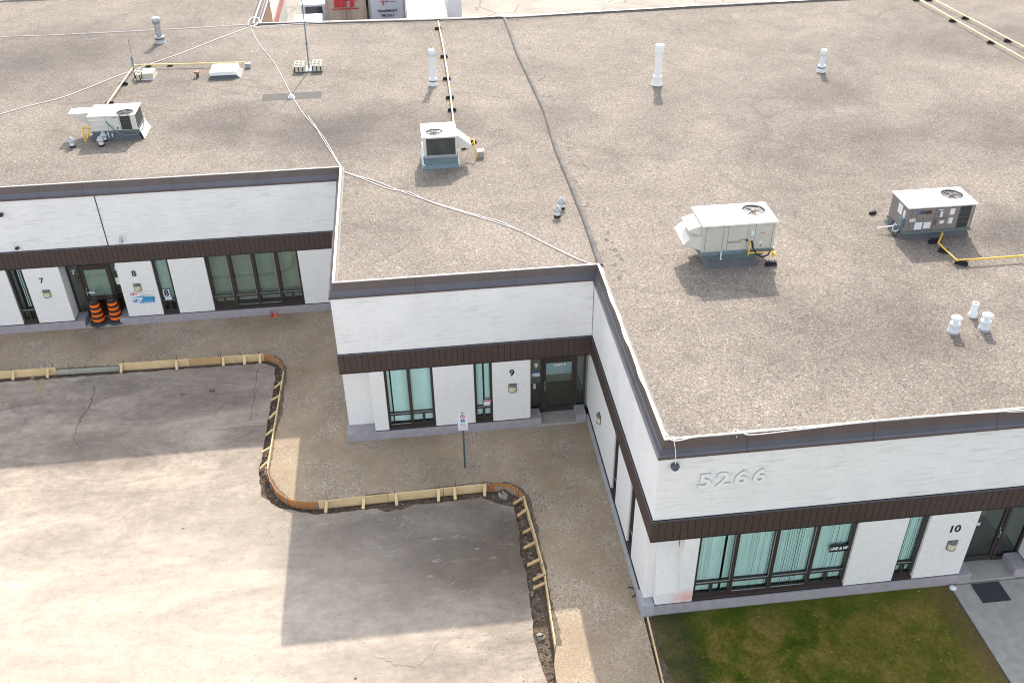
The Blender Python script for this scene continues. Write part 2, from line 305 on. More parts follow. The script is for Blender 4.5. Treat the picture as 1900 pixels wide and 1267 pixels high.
M = dict(
 roof=roof_gravel(), path=path_gravel(), lot=lot_mat(), soil=soil_mat(), yard=yard_mat(), brick=brick_white(), stucco=stucco(), lawn=grass_mat('lawn_base', True), blade=grass_mat('grass_blade'),
 band=simple('brown_siding',(.060,.040,.034),.55,var=.12,scale=6), band2=simple('brown_groove',(.022,.016,.015),.7), flash=simple('dark_flashing',(.085,.09,.115),.38,var=.1,scale=2,spec=.6),
 flash2=simple('brown_flashing',(.10,.075,.07),.45,var=.1,scale=2), cap=simple('pale_coping',(.35,.335,.31),.5,var=.14,scale=4), capt=simple('tan_cant',(.20,.18,.155),.8,var=.15,scale=5),
 plinth=simple('plinth_paint',(.33,.305,.325),.85,var=.1,scale=5,bump=.4,bscale=30), pgrey=simple('plinth_grey',(.36,.37,.39),.85,var=.08,scale=4,bump=.3), gap=simple('dark_gap',(.02,.018,.02),.8), frame=simple('bronze_frame',(.042,.033,.030),.4), alum=simple('aluminium_bead',(.55,.58,.6),.35,.6),
 glass=glass('tinted_glass',(.86,1.,.985),.01), dglass=glass('clear_glass',(.75,.88,.84),.12), blind=simple('blind_fabric',(.88,.95,.93),.8,var=.03), blindg=simple('shade_fabric',(.50,.51,.46),.9,var=.1,scale=1.5), dark=simple('room_dark',(.06,.065,.06),.9), floor=simple('room_floor',(.16,.14,.11),.7), beige=simple('room_beige',(.55,.53,.45),.8),
 conc=simple('concrete',(.34,.325,.30),.9,var=.12,scale=4,bump=.4,bscale=45), black=simple('black_paint',(.012,.012,.016),.5), navy=simple('number_navy',(.012,.014,.035),.5), white=simple('white_paint',(.80,.80,.79),.5,var=.03), wsign=simple('sign_white',(.72,.74,.76),.4,var=.02), red=simple('sign_red',(.55,.04,.05),.5), blue=simple('sign_blue',(.01,.09,.38),.5), sky=simple('poster_blue',(.06,.32,.55),.5), pink=simple('poster_red',(.62,.1,.12),.5),
 lampb=simple('lamp_grey',(.16,.16,.155),.45), lampl=simple('lamp_lens',(.62,.58,.38),.35), brown=simple('yard_brick',(.20,.115,.075),.85,var=.2,scale=8,bump=.3),
 ply=wood('orange_ply',(.34,.12,.03),(.55,.24,.07)), pine=wood('pine',(.64,.45,.22),(.82,.63,.36)), pineg=wood('weathered_pine',(.34,.33,.29),(.5,.48,.42)), pined=wood('stained_pine',(.42,.24,.09),(.66,.47,.25)), steel=simple('rusty_steel',(.13,.10,.085),.6,.5), galv=simple('galvanised',(.40,.43,.46),.42,.55,var=.12,scale=6), galvg=simple('curb_metal',(.17,.235,.265),.5,.3,var=.12,scale=5), cdark=simple('curb_dark',(.075,.08,.09),.6),
 rtop=simple('unit_top',(.74,.71,.69),.5,var=.04), rbeige=simple('unit_beige',(.50,.485,.43),.5,var=.05), rtaupe=simple('unit_taupe',(.215,.185,.18),.5,var=.05), rcream=simple('unit_cream',(.60,.585,.53),.5,var=.04), rail=simple('rail_green',(.13,.175,.17),.5,.2), coil=simple('coil_fins',(.045,.05,.05),.6,.3), coilb=simple('coil_bars',(.13,.135,.13),.5,.4), fan=simple('fan_grey',(.075,.075,.085),.5,.3), fstripe=simple('faded_stripe',(.42,.17,.15),.7,var=.3,scale=2), numshade=simple('number_side_shade',(.40,.40,.40),.7), blade_grey=simple('fan_blade',(.10,.10,.12),.5,.2), brass=simple('fan_hub',(.55,.42,.3),.4,.4), rust=simple('rust_stain',(.32,.19,.1),.9,var=.4,scale=20),
 gas=simple('gas_yellow',(.78,.50,.06),.45,var=.06), gasp=simple('gas_faded',(.80,.62,.28),.5,var=.06), rubber=simple('black_rubber',(.014,.014,.02),.7), cable=simple('white_cable',(.78,.74,.74),.5,var=.05), pvc=simple('white_pvc',(.70,.74,.77),.4,var=.05,scale=8), block=simple('block_cream',(.52,.48,.39),.95,var=.12,scale=14,bump=.4), seam=simple('roof_seam',(.11,.10,.09),.9,var=.3,scale=3), green=simple('hose_green',(.12,.22,.21),.5), orange=simple('barrel_orange',(.85,.16,.01),.4), brk=simple('barrel_black',(.03,.018,.018),.5), tbeige=simple('trailer_beige',(.52,.43,.34),.5,var=.08,scale=3), tblue=simple('trailer_pale',(.62,.66,.74),.4,var=.04), twhite=simple('truck_white',(.78,.77,.77),.35,var=.06,scale=5), wind=simple('windscreen',(.02,.03,.05),.12), grn=simple('signpost_green',(.11,.17,.18),.5,.3), mat=simple('door_mat',(.035,.04,.048),.95,var=.4,scale=40,bump=.6), stone=simple('loose_stone',(.31,.275,.23),.9,var=.35,scale=8), crack=simple('crack_fill',(.11,.09,.075),1), ypaint=simple('faded_paint',(.36,.275,.17),.9,var=.3,scale=9), tar=simple('roof_patch',(.085,.08,.075),.95,var=.2,scale=20,bump=.5,bscale=60),
)

# ------------------------------------------------------------- ground
def struct(mb, name, mat): return tag(mb.build(name, mat), kind='structure')
def jag(pts, step=.16, amp=.028):
    out = []
    for a, b in zip(pts, pts[1:]):
        a = Vector(a); b = Vector(b); n = max(1, int((b-a).length/step)); d = (b-a).normalized(); nn = Vector((-d.y, d.x))
        for i in range(n): out.append(a + (b-a)*i/n + (nn*rnd.uniform(-amp, amp) + d*rnd.uniform(-.03,.03) if i else Vector((0,0))))
    out.append(Vector(pts[-1])); return out
mb = MB(); R_ = 900; mb.add([(-R_,-R_,-.24),(R_,-R_,-.24),(R_,R_,-.24),(-R_,R_,-.24)], [(0,1,2,3)]); struct(mb, 'ground', M['soil'])
mb = MB().box(-60, 90, 33, 220, -.2, -.004); struct(mb, 'yard', M['yard'])
edge = [(-30,13.16),(-20.5,13.15),(-11.2,13.08),(-10.8,12.8),(-10.69,12.1),(-10.76,9.4),(-10.8,7.0),(-10.62,6.0),(-10.05,5.42),(-8.85,4.98),(-8.1,5.0),(-7.1,5.02),(-6.85,4.85),(-6.3,4.87),(-6.0,5.03),(-5.4,5.02),(-4.6,5.04),(-3.9,5.1),(-3.5,4.78),(-2.95,4.55),(-2.92,3.6),(-3.0,2.6),(-2.9,1.9),(-2.95,.6),(-3.0,-.45),(-2.85,-1.7),(-2.75,-3)]
poly = jag(edge) + [Vector((-2.6,-60)), Vector((-90,-60)), Vector((-90,13.16))]
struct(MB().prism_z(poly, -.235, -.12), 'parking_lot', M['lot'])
bl = [(-30,13.5),(-20.6,13.5),(-18.7,13.49),(-16.4,13.42),(-11.2,13.34)]
arc1 = [(-11.2,13.34),(-10.95,13.24),(-10.68,13.0),(-10.47,12.6),(-10.38,12.15)]
side1 = [(-10.38,12.15),(-10.50,7.0)]
arc2 = [(-10.50,7.0),(-10.44,6.7),(-10.14,5.98),(-9.7,5.52),(-9.28,5.36),(-8.85,5.3)]
mid = [(-8.85,5.3),(-3.67,5.42)]
arc3 = [(-3.67,5.42),(-3.12,5.34),(-2.78,5.08),(-2.62,4.76)]
side2 = [(-2.62,4.76),(-2.44,2.13),(-2.50,-.72)]
off = lambda p, d=.03: p
gp = bl[:-1] + arc1[:-1] + side1[:-1] + arc2[:-1] + mid[:-1] + arc3[:-1] + side2 + [(-2.62,-1.3),(-2.66,-3),(-2.6,-60),(-.12,-60),(-.10,-3),(-.03,-.05),(-.03,17.2),(-30,17.2)]
struct(MB().prism_z([Vector(p) for p in gp][::-1], -.235, 0), 'gravel_path', M['path'])
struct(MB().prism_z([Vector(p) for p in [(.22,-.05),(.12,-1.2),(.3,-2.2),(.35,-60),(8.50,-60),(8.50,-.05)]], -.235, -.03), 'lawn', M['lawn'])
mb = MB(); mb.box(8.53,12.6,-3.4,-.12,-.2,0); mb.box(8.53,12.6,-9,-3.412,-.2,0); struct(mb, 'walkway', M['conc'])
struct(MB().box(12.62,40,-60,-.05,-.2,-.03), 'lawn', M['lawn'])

def ribbon(mb, pts, w, z, mi=0):
    pts = [Vector((p[0],p[1])) for p in pts]; L = []; R = []
    for i, p in enumerate(pts):
        d = (pts[min(i+1,len(pts)-1)] - pts[max(i-1,0)]).normalized(); nn = Vector((-d.y,d.x)); ww = w*rnd.uniform(.4,1.2)
        L.append((p.x+nn.x*ww, p.y+nn.y*ww, z)); R.append((p.x-nn.x*ww, p.y-nn.y*ww, z))
    n = len(pts); mb.add(L+R, [(i+1,i,n+i,n+i+1) for i in range(n-1)], mi)
def wiggle(pix, z, seg=6, amp=.05):
    P = [G(u,v,z) for u,v in pix]; out = []
    for a, b in zip(P, P[1:]):
        for i in range(seg): out.append(a+(b-a)*i/seg + Vector((rnd.uniform(-amp,amp), rnd.uniform(-amp,amp), 0)))
    out.append(P[-1]); return out
mb = MB()
for pts_ in (arc1+side1[1:]+arc2[1:], mid+arc3[1:]+side2[1:], bl):
    Q = jag(pts_, .05, .0); n = len(Q); ww = .12; L_ = []; R2 = []
    for i, p in enumerate(Q):
        d = (Q[min(i+1,n-1)]-Q[max(i-1,0)]).normalized(); nn = Vector((-d.y,d.x)); L_.append((p.x+nn.x*.015,p.y+nn.y*.015,.004)); ww = min(.2,max(.05,ww+rnd.uniform(-.022,.022))); R2.append((p.x+nn.x*ww,p.y+nn.y*ww,.004))
    mb.add(L_+R2, [(i,i+1,n+i+1,n+i) for i in range(n-1)])
struct(mb, 'damp_soil', simple('damp_soil',(.15,.12,.09),.95,var=.4,scale=9,bump=.6))
mb = MB()
ribbon(mb, wiggle([(176,716),(173,732),(167,752),(152,772),(145,786)], -.12), .022, -.115)
ribbon(mb, wiggle([(143,786),(138,806),(137,816)], -.12), .008, -.115)
ribbon(mb, wiggle([(137,816),(153,835)], -.12, 4, .02), .012, -.115)
ribbon(mb, wiggle([(50,773),(40,790)], -.12, 4, .02), .01, -.115)
ribbon(mb, wiggle([(21,756),(28,766)], -.12, 4, .02), .012, -.115)
ribbon(mb, wiggle([(478,680),(472,730),(465,780)], -.12, 8, .03), .009, -.115)
ribbon(mb, wiggle([(400,798),(460,792),(494,790)], -.12, 8, .03), .009, -.115)
ribbon(mb, wiggle([(690,1216),(735,1232),(772,1238),(800,1215),(815,1190)], -.12, 8, .04), .0045, -.115)
struct(mb, 'crack', M['crack'])
mb = MB()
for cu, cv, r in ((339,732,.12),(394,725,.14),(279,786,.04),(277,843,.035),(275,677+38,.04),(660,1258,.05),(340,980,.05),(412,979,.03)):
    c = G(cu,cv,-.115); n = 14; mb.add([(c.x+math.cos(2*PI*k/n)*r*rnd.uniform(.5,1.2), c.y+math.sin(2*PI*k/n)*r*rnd.uniform(.4,.8), -.1145) for k in range(n)], [tuple(range(n))])
struct(mb, 'pothole', M['soil'])
mb = MB()
for pix in ([(58,702),(66,714),(74,728)], [(83,703),(78,716),(70,732)], [(0,722),(8,738),(16,752)]):
    for q in range(42):
        i = rnd.random(); P = [G(u,v,-.12) for u,v in pix]; s = i*2; a = P[int(s)] if s < 2 else P[1]; b_ = P[min(int(s)+1,2)]; c = a+(b_-a)*(s-int(s))
        c = c + Vector((rnd.gauss(0,.07), rnd.gauss(0,.06), 0)); r = rnd.uniform(.02,.07); t0 = rnd.random()*6
        mb.add([(c.x+math.cos(t0+k*1.2)*r, c.y+math.sin(t0+k*1.2)*r*.7, -.1165+q*.00002) for k in range(5)], [(0,1,2,3,4)])
struct(mb, 'paint_marking', M['ypaint'])

# ------------------------------------------------------------- the building
BLD = thing('industrial_building', 'low white industrial building with stepped front, brown band and flat gravel roof', 'building', (0,0,0))
BP = BLD
def P(name, mb, mat, par=None, bevel=0): return mb.build(name, mat, par or BP, bevel)
ZB, ZT, ZF, PL = 2.75, 3.48, 5.55, .34
out = [(-35,16.24),(-7.94,16.24),(-7.94,8.13),(-.02,8.13),(0,0),(30,0),(30,34.4),(16,34.3),(0,33.9),(-12.6,34.7),(-12.6,41.35),(-27,41.2),(-60,40.7),(-60,16.24)]
RE = [(-60,16.5),(-7.7,16.5),(-7.7,8.4),(.25,8.4),(.25,.25),(29.7,.25),(29.7,34.1),(16,34.0),(0,33.6),(-12.9,34.4),(-12.9,41.0),(-27,40.9),(-60,40.4)]
P('roof', MB().prism_z([Vector(p) for p in RE], 5.6, ROOF), M['roof'])
def sweep(path, prof, mb, mi=0):
    path = [Vector(p) for p in path]; n = len(path); rings = []
    for i, p in enumerate(path):
        d0 = (p-path[i-1]).normalized(); d1 = (path[(i+1)%n]-p).normalized(); n0 = Vector((d0.y,-d0.x)); n1 = Vector((d1.y,-d1.x)); m_ = (n0+n1)
        m_ = m_ / max(.3, m_.dot(n0)) ; rings.append([(p.x+m_.x*o, p.y+m_.y*o, z) for o, z in prof])
    k = len(prof); vs = [v for r in rings for v in r]; fs = []
    for i in range(n):
        j = (i+1)%n
        for a in range(k-1): fs.append((i*k+a, j*k+a, j*k+a+1, i*k+a+1))
    mb.add(vs, fs, mi)
path = [(-60,16.24)] + out[1:-1]
mb = MB(); sweep(path, [(.0,5.50),(.05,5.50),(.055,5.545),(.03,5.56),(.03,5.565)], mb, 1)
sweep(path, [(.03,5.565),(.005,5.60),(-.03,5.74)], mb, 0); sweep(path, [(-.03,5.74),(-.045,5.75),(-.10,5.965)], mb, 1); P('fascia', mb, [M['flash'], M['flash2']])  # blue-grey and brown tones paint in the sky reflected by the stepped sheets
mb = MB(); sweep(path, [(-.10,5.965),(-.105,5.985),(-.18,5.977)], mb, 0); sweep(path, [(-.18,5.977),(-.22,5.925),(-.27,5.895)], mb, 1); P('coping', mb, [M['cap'], M['capt']])
mb = MB(); vs = []
for x_, y_ in ((-12.5,34.53),(0,33.73),(16,34.13),(30,34.23)): vs += [(x_,y_+.03,5.99),(x_,y_-.09,5.989)]
mb.add(vs,[(2*i,2*i+1,2*i+3,2*i+2) for i in range(3)]); P('parapet_flashing', mb, M['flash'])
mb = MB()                                            # joints of the fascia sheets
def fj(x, y, dx, dy):
    nx, ny = dy, -dx; mb = MB(); vs = []
    for o, z in ((.062,5.5),(.062,5.55),(.038,5.565),(-.022,5.745),(-.095,5.968)):
        for s_ in (-.006,.006): vs.append((x+nx*o+dx*s_, y+ny*o+dy*s_, z))
    mb.add(vs,[(2*i,2*i+1,2*i+3,2*i+2) for i in range(4)]); P('fascia_joint', mb, M['band'])
for x in (2.1,5.2,8.3,11.4): fj(x,0,1,0)
for x in (-5.4,-2.4): fj(x,8.13,1,0)
for x in (-10.8,-13.8,-16.9,-19.9): fj(x,16.24,1,0)
for y in (2.8,5.6): fj(0,y,0,-1)
# upper painted brick walls (solid slabs, butted)
mb = MB(); mb.box(-60,-7.94,16.24,16.5,ZT,5.5); mb.box(-7.94,-7.7,8.13,16.5,ZT-.73,5.5); mb.box(-7.7,-.02,8.13,8.4,ZT,5.5); mb.box(0,.25,.0,8.4,ZT,5.5); mb.box(.25,30,0,.25,ZT,5.5); P('upper_wall', mb, M['brick'])
mb = MB(); mb.box(-7.94,-7.66,8.801,16.2,0,ZT-.73); mb.box(29.7,30,.3,34,0,5.5); mb.box(-12.9,-12.6,34.5,41.3,0,5.5,1); mb.box(-12.6,30,33.55,33.85,0,5.5,1); mb.box(-60,-12.9,40.6,40.9,0,5.5,1); P('lower_wall', mb, [M['stucco'], M['brown']])
mb = MB(); mb.box(-16.575,-16.545,16.225,16.24,ZT,5.5); P('wall_joint', mb, M['gap'])
# brown band with boards
mb = MB()
def band_x(x0, x1, y):
    mb.box(x0+.019, x1, y-.012, y+.3, ZB, ZT-.002, 1); x = x0
    while x < x1-.01:
        e = min(x+.185, x1); mb.box(x+.006 if x > x0 else x0-.0, e-.006 if e < x1 else e, y-.03, y-.0125, ZB-.01, ZT-.03, 0); x += .185
    mb.box(x0-.0, x1, y-.045, y-.031, ZT-.045, ZT-.004, 2); mb.box(x0, x1, y-.036, y-.0305, ZB-.012, ZB+.02, 1)
band_x(-30,-7.945,16.24); band_x(-7.97,-.04,8.13); band_x(-.03,16,0)
for y0, y1 in ((.0,8.1),):
    mb.box(-.0115,.29,.301,8.0,ZB+.001,ZT-.003,1); mb.box(-.0115,.05,-.011,.3005,ZB+.001,ZT-.003,1); y = y0-.03
    while y < y1-.01:
        e = min(y+.185,y1); mb.box(-.03,-.0125,y+.006,e-.006,ZB-.01,ZT-.03,0); y += .185
    mb.box(-.045,-.031,y0-.03,y1,ZT-.045,ZT-.005,2)
P('brown_band', mb, [M['band'], M['band2'], M['flash']])
# plinths
mb = MB()
def plinth(x0,x1,y,d=.5): P('plinth', MB().box(x0,x1,y-.07,y+d,-.1,PL-.02), M['plinth'], None, .008)
plinth(-30,-18.55,16.24); plinth(-18.55,-18.2,16.24,.62); plinth(-16.9,-16.52,16.24,.62); plinth(-16.52,-7.945,16.24)
plinth(-8.0,-1.97,8.13,.6); plinth(-1.97,-1.6,8.13,.5); plinth(-.43,-.09,8.13,.5)
plinth(.24,8.72,0); plinth(8.72,9.1,0,.55); plinth(10.35,10.75,0,.55); plinth(10.75,30,0)
P('plinth', MB().box(-.085,.24,-.08,.5,-.1,.40), M['pgrey'], None, .008); P('plinth', MB().box(-.075,.2,.5,8.1,-.1,PL-.02), M['pgrey'], None, .008)
mb = MB()
for x0,x1,y in ((-30,-18.55,16.24),(-16.52,-7.95,16.24),(-7.07,-1.97,8.13),(.28,8.72,0),(10.75,30,0)): P('shadow_gap', MB().box(x0,x1,y-.02,y+.3,PL-.018,PL+.012), M['gap'])
P('shadow_gap', MB().box(-.03,.2,.52,8.1,PL-.018,PL+.012), M['gap'])
# stucco piers
def pier(x0,x1,y,d=.55,z0=PL+.014): P('stucco_pier', MB().box(x0,x1,y-.03,y+d,z0,ZB-.014), M['stucco'], bevel=.006)
for x0,x1 in ((-30,-23.6),(-23.0,-20.44),(-19.86,-18.55),(-16.52,-15.21),(-14.6,-13.27),(-9.80,-7.95)): pier(x0,x1,16.24,.62)
for x0,x1 in ((-7.07,-6.62),(-5.085,-3.79),(-3.2,-1.97)): pier(x0,x1,8.13)
for x0,x1 in ((5.44,6.79),(7.37,8.72),(10.75,13),(13.6,30)): pier(x0,x1,0)
mb = MB(); mb.box(-7.94,-7.06,8.55,8.8,PL-.02,ZB-.012); P('recess_wall', mb, M['stucco'])
mb = MB(); mb.box(.86,1.262,-.028,.3,PL+.014,ZB-.013)
def xprism(mb, prof, x0, x1):
    n = len(prof); mb.add([(x0,a,b) for a,b in prof]+[(x1,a,b) for a,b in prof], [(i,(i+1)%n,(i+1)%n+n,i+n) for i in range(n)]+[tuple(range(n))[::-1],tuple(range(n,2*n))])
xprism(mb, [(-.028,PL+.014),(-.028,.75),(.34,2.25),(.34,ZB-.013),(.6,ZB-.013),(.6,PL+.014)], .26, .858)
xprism(mb, [(.20,.405),(.34,2.25),(.34,ZB-.014),(.519,ZB-.014),(.519,.405)], .0, .259); P('corner_pier', mb, M['stucco'])
# side wall below the band
def spier(y0,y1): P('stucco_pier', MB().box(.0,.45,y0,y1,PL+.014,ZB-.014), M['stucco'], bevel=.006)
for y0,y1 in ((.52,1.72),(2.28,3.86),(4.44,8.6)): spier(y0,y1)

# windows: frame with mullions, sill, panes, blinds, dark room behind
def window(xs, y, lows, kind='blind', along='x', gaps=()):
    """xs: mullion positions incl. both ends; lows: per bay 1 (single low pane) or 2 (two small sashes)"""
    def T(mb):
        if along == 'y': mb.v = [(b-y, a+0, c) if False else ((b), (a), c) for a, b, c in mb.v]
        return mb
    x0, x1 = xs[0], xs[-1]; zt, zb, tr = ZB-.012, PL+.01, .93; yg = y+.12
    f = MB(); f.box(x0,x1,yg-.05,yg+.06,zb,zb+.14); 
    for i, x in enumerate(xs):
        hw = .05 if 0 < i < len(xs)-1 else .04; cx = min(max(x, x0+hw), x1-hw); f.box(cx-hw,cx+hw,yg-.07,yg+.07,zb+.14,zt)
    for i in range(len(xs)-1):
        a, b = xs[i]+.05, xs[i+1]-.05; f.box(a,b,yg-.05,yg+.05,tr-.09,tr)
        if lows[i] == 2: c = (a+b)/2; f.box(c-.035,c+.035,yg-.045,yg+.045,zb+.14,tr-.09)
    W = P('window', T(f), M['frame'])
    s = MB(); s.box(x0,x1,y-.0,yg-.052,zb-.0,zb+.05); P('sill', T(s), M['band'], W)
    al = MB()
    for i in range(len(xs)-1):
        a, b = xs[i]+.055, xs[i+1]-.055; al.box(a,b,yg-.062,yg-.051,tr-.012,tr+.006)
        if lows[i] == 1: al.box(a,b,yg-.062,yg-.051,zb+.135,zb+.15)
        al.box(b-.012,b,yg-.062,yg-.051,tr+.006,zt)
    P('glazing_bead', T(al), M['alum'], W)
    gmb = MB(); gmb.add([(x0+.04,yg,zb+.14),(x1-.04,yg,zb+.14),(x1-.04,yg,zt),(x0+.04,yg,zt)],[(0,1,2,3)]); P('pane', T(gmb), M['glass'] if kind != 'shade' else M['dglass'], W)
    bl_ = MB()
    if kind == 'blind':
        x = x0+.05; k = 0
        while x < x1-.05:
            if not any(a < x < b for a, b in gaps):
                tw = rnd.uniform(.25,.5); wv = .086; yy = yg+.055+rnd.uniform(-.006,.006); c, s_ = math.cos(tw)*wv/2, math.sin(tw)*wv/2
                zb_ = PL+.2+rnd.uniform(-.01,.01); sw = rnd.uniform(-.004,.004)
                bl_.add([(x-c+sw,yy-s_,zb_),(x+c+sw,yy+s_,zb_),(x+c,yy+s_,zt),(x-c,yy-s_,zt)],[(0,1,2,3)])
            x += .066; k += 1
        P('vertical_blinds', T(bl_), M['blind'], W)
    elif kind == 'open':
        for x in (x0+.3,x0+.37,x0+.44,x0+.51): bl_.add([(x-.014,yg+.12,tr+.03),(x+.014,yg+.13,tr+.03),(x+.014,yg+.13,zt),(x-.014,yg+.12,zt)],[(0,1,2,3)])
        P('vertical_blinds', T(bl_), M['blind'], W)
    elif kind == 'shade':
        for i in range(len(xs)-1):
            a, b = xs[i]+.05, xs[i+1]-.05; bl_.add([(a,yg+.35,zb+.1),(b,yg+.35,zb+.1),(b,yg+.35,zt),(a,yg+.35,zt)],[(0,1,2,3)], i%2)
            bl_.box(a,b,yg+.15,yg+.3,.84,.87,1)
        P('roller_shade', T(bl_), [M['blindg'], M['beige']], W)
    elif kind == 'sheet':
        bl_.box(x0+.05,x1-.05,yg+.1,yg+.11,zb+.5,zt); P('roller_shade', T(bl_), M['blindg'], W)
    r = MB(); r.box(x0+.002,x1-.002,yg+.75,yg+.8,.3,ZB+.05); r.box(x0-.0,x1+.0,yg+.08,yg+.75,.28,.30); P('room', T(r), M['dark'], W)
    return W
window([1.262,2.30,3.36,4.42,5.44], 0, [2,1,1,2], gaps=((2.0,2.04),(4.9,4.92)))
window([6.79,7.37], 0, [2]); window([13.0,13.6], 0, [2])
window([-6.62,-5.85,-5.085], 8.13, [1,2], gaps=((-6.44,-6.40),)); window([-3.79,-3.2], 8.13, [2], gaps=((-3.5,-3.46),))
window([-13.27,-12.41,-11.53,-10.66,-9.80], 16.24, [2,1,1,2], 'shade'); window([-15.21,-14.6], 16.24, [2], 'sheet'); window([-20.44,-19.86], 16.24, [2], 'open'); window([-23.6,-23.0], 16.24, [2])
# side-wall slit windows: mirrored axes (x<->y)
window([3.86,4.44], 0.0, [2], along='y'); window([1.72,2.28], 0.0, [2], along='y')
mb = MB(); c = G(1536,1018,0)
uw = P('window_sign', MB().box(4.86,5.36,.065,.075,1.615,1.865), M['black']); text_part('lettering','UME & MF',M['wsign'],uw,(5.11,.06,1.74),.15,bold=.004,sx=.72)
ns = P('window_sign', MB().box(-3.50,-3.24,8.18,8.19,.98,1.2), M['wsign']); P('sign_header', MB().box(-3.50,-3.24,8.174,8.179,1.125,1.2), M['red'], ns); text_part('lettering','NOTICE',M['wsign'],ns,(-3.37,8.17,1.163),.06,sx=.9)
s8 = P('window_sign', MB().box(-15.07,-14.83,16.29,16.30,1.08,1.39), M['wsign']); text_part('unit_number','8',M['navy'],s8,(-14.95,16.285,1.235),.36,bold=.012)
P('window_sign', MB().box(-15.05,-14.79,16.29,16.30,.95,1.06), M['tblue'])
P('window_sign', MB().box(7.0,7.2,.26,.27,.94,.97), M['sky'])
P('window_sign', MB().box(3.5,3.7,.26,.27,.95,.985), M['sky'])

# entrances
def entrance(x0, x1, y, d, dx0, dx1, number=None, hang=1, dtop=2.42):
    yy = y+d; f = MB(); zt = ZB-.01
    f.box(x0+.0,x0+.06,yy-.05,yy+.05,.1,zt); f.box(x1-.06,x1,yy-.05,yy+.05,.1,zt); f.box(dx0-.07,dx0,yy-.05,yy+.05,.1,zt); f.box(dx1,dx1+.07,yy-.05,yy+.05,.1,zt)
    f.box(x0+.06,dx0-.07,yy-.05,yy+.05,zt-.07,zt); f.box(dx1+.07,x1-.06,yy-.05,yy+.05,zt-.07,zt); f.box(dx0,dx1,yy-.05,yy+.05,dtop,dtop+.1); f.box(dx0,dx1,yy-.05,yy+.05,zt-.06,zt)
    f.box(x0+.06,dx0-.07,yy-.05,yy+.05,.1,.2); f.box(dx1+.07,x1-.06,yy-.05,yy+.05,.1,.2)
    E_ = P('entrance', f, M['frame'])
    g = MB()
    for a, b, z0, z1 in ((x0+.06,dx0-.07,.2,zt-.07),(dx1+.07,x1-.06,.2,zt-.07),(dx0,dx1,dtop+.1,zt-.06)):
        if b-a > .02: g.add([(a,yy,z0),(b,yy,z0),(b,yy,z1),(a,yy,z1)],[(0,1,2,3)])
    P('sidelight_pane', g, M['dglass'], E_)
    D = MB(); q = dx0+.008; r = dx1-.008; D.box(q,q+.09,yy-.03,yy+.03,.12,dtop-.01); D.box(r-.09,r,yy-.03,yy+.03,.12,dtop-.01); D.box(q+.09,r-.09,yy-.03,yy+.03,.12,.30); D.box(q+.09,r-.09,yy-.03,yy+.03,dtop-.11,dtop-.01)
    DD = P('door', D, M['frame']); D2 = MB().add([(q+.09,yy,.30),(r-.09,yy,.30),(r-.09,yy,dtop-.11),(q+.09,yy,dtop-.11)],[(0,1,2,3)]); P('door_pane', D2, M['dglass'], DD)
    hx = q+.05 if hang > 0 else r-.05; P('door_handle', MB().tube([(hx,yy-.04,1.02),(hx,yy-.09,1.05),(hx,yy-.09,1.25),(hx,yy-.04,1.28)],.012,6).lathe((hx,yy-.03,1.36),[(.025,-.02),(.025,.02)],8), M['alum'], DD)
    r_ = MB(); r_.box(x0,x1,yy+1.6,yy+1.7,.1,ZB,0); r_.box(x0,x1,yy+.06,yy+1.6,.08,.10,1); r_.box(x0-.1,x0-.001,yy+.06,yy+1.7,.08,ZB,0); r_.box(x1+.001,x1+.1,yy+.06,yy+1.7,.08,ZB,0); P('lobby', r_, [M['beige'], M['floor']], E_)
    P('soffit', MB().box(x0+.001,x1-.001,y+.3,yy+1.7,ZB+.001,ZB+.05), M['conc'], E_)
    P('step', MB().box(x0+.37 if x0+.37 < dx0 else x0,x1-.33,y-.09,yy+.055,-.1,.09), M['conc'], E_)
    return E_, DD, yy
E9, D9, y9 = entrance(-1.97,-.06,8.13,.55,-1.48,-.42,'9',1,2.24)
text_part('unit_number','9',M['white'],E9,(-1.71,y9-.02,2.06),.26,bold=.010); text_part('door_lettering','UNIT 9',M['white'],D9,(-.93,y9-.02,2.03),.13,bold=.006)
lab = P('door_notice', MB().box(-1.83,-1.59,y9-.016,y9-.006,1.62,1.82), M['wsign'], E9); 
P('door_notice', MB().box(-1.83,-1.59,y9-.02,y9-.017,1.76,1.82), M['blue'], E9); P('door_notice', MB().box(-1.80,-1.72,y9-.02,y9-.012,1.12,1.32), M['tblue'], E9)
P('panel_and_reflection', MB().box(-1.38,-.52,y9+.03,y9+.035,1.62,2.12), M['tblue'], D9)  # pale blue sheet paints the reflection in the upper door glass
E8, D8, y8 = entrance(-18.55,-16.52,16.24,.62,-18.08,-17.02,'8', 1, 2.28)
text_part('unit_number','7',M['wsign'],E8,(-18.32,y8-.012,2.1),.26,bold=.008); text_part('unit_number','8',M['wsign'],E8,(-16.72,y8-.012,2.15),.26,bold=.008)
P('door_notice', MB().box(-16.86,-16.62,y8-.016,y8-.006,1.45,1.75), M['wsign'], E8); P('door_notice', MB().box(-17.98,-17.75,y8-.04,y8-.03,1.14,1.22), M['tblue'], E8); P('panel_and_reflection', MB().box(-17.97,-17.12,y8+.06,y8+.07,.9,2.16), M['blindg'], D8); P('panel_and_reflection', MB().box(-17.98,-17.12,y8-.032,y8+.05,.84,.98), M['band'], D8)
E10, D10, y10 = entrance(8.72,10.75,0,.58,8.85,10.02,'10', -1)
P('door_notice', MB().box(9.1,9.32,y10-.016,y10-.006,1.52,1.63), M['tblue'], E10); P('panel_and_reflection', MB().prism_y([(9.0,.9),(9.8,.9),(8.9,2.6),(8.8,2.6)], y10+.5, y10+.55), M['dark'], D10)

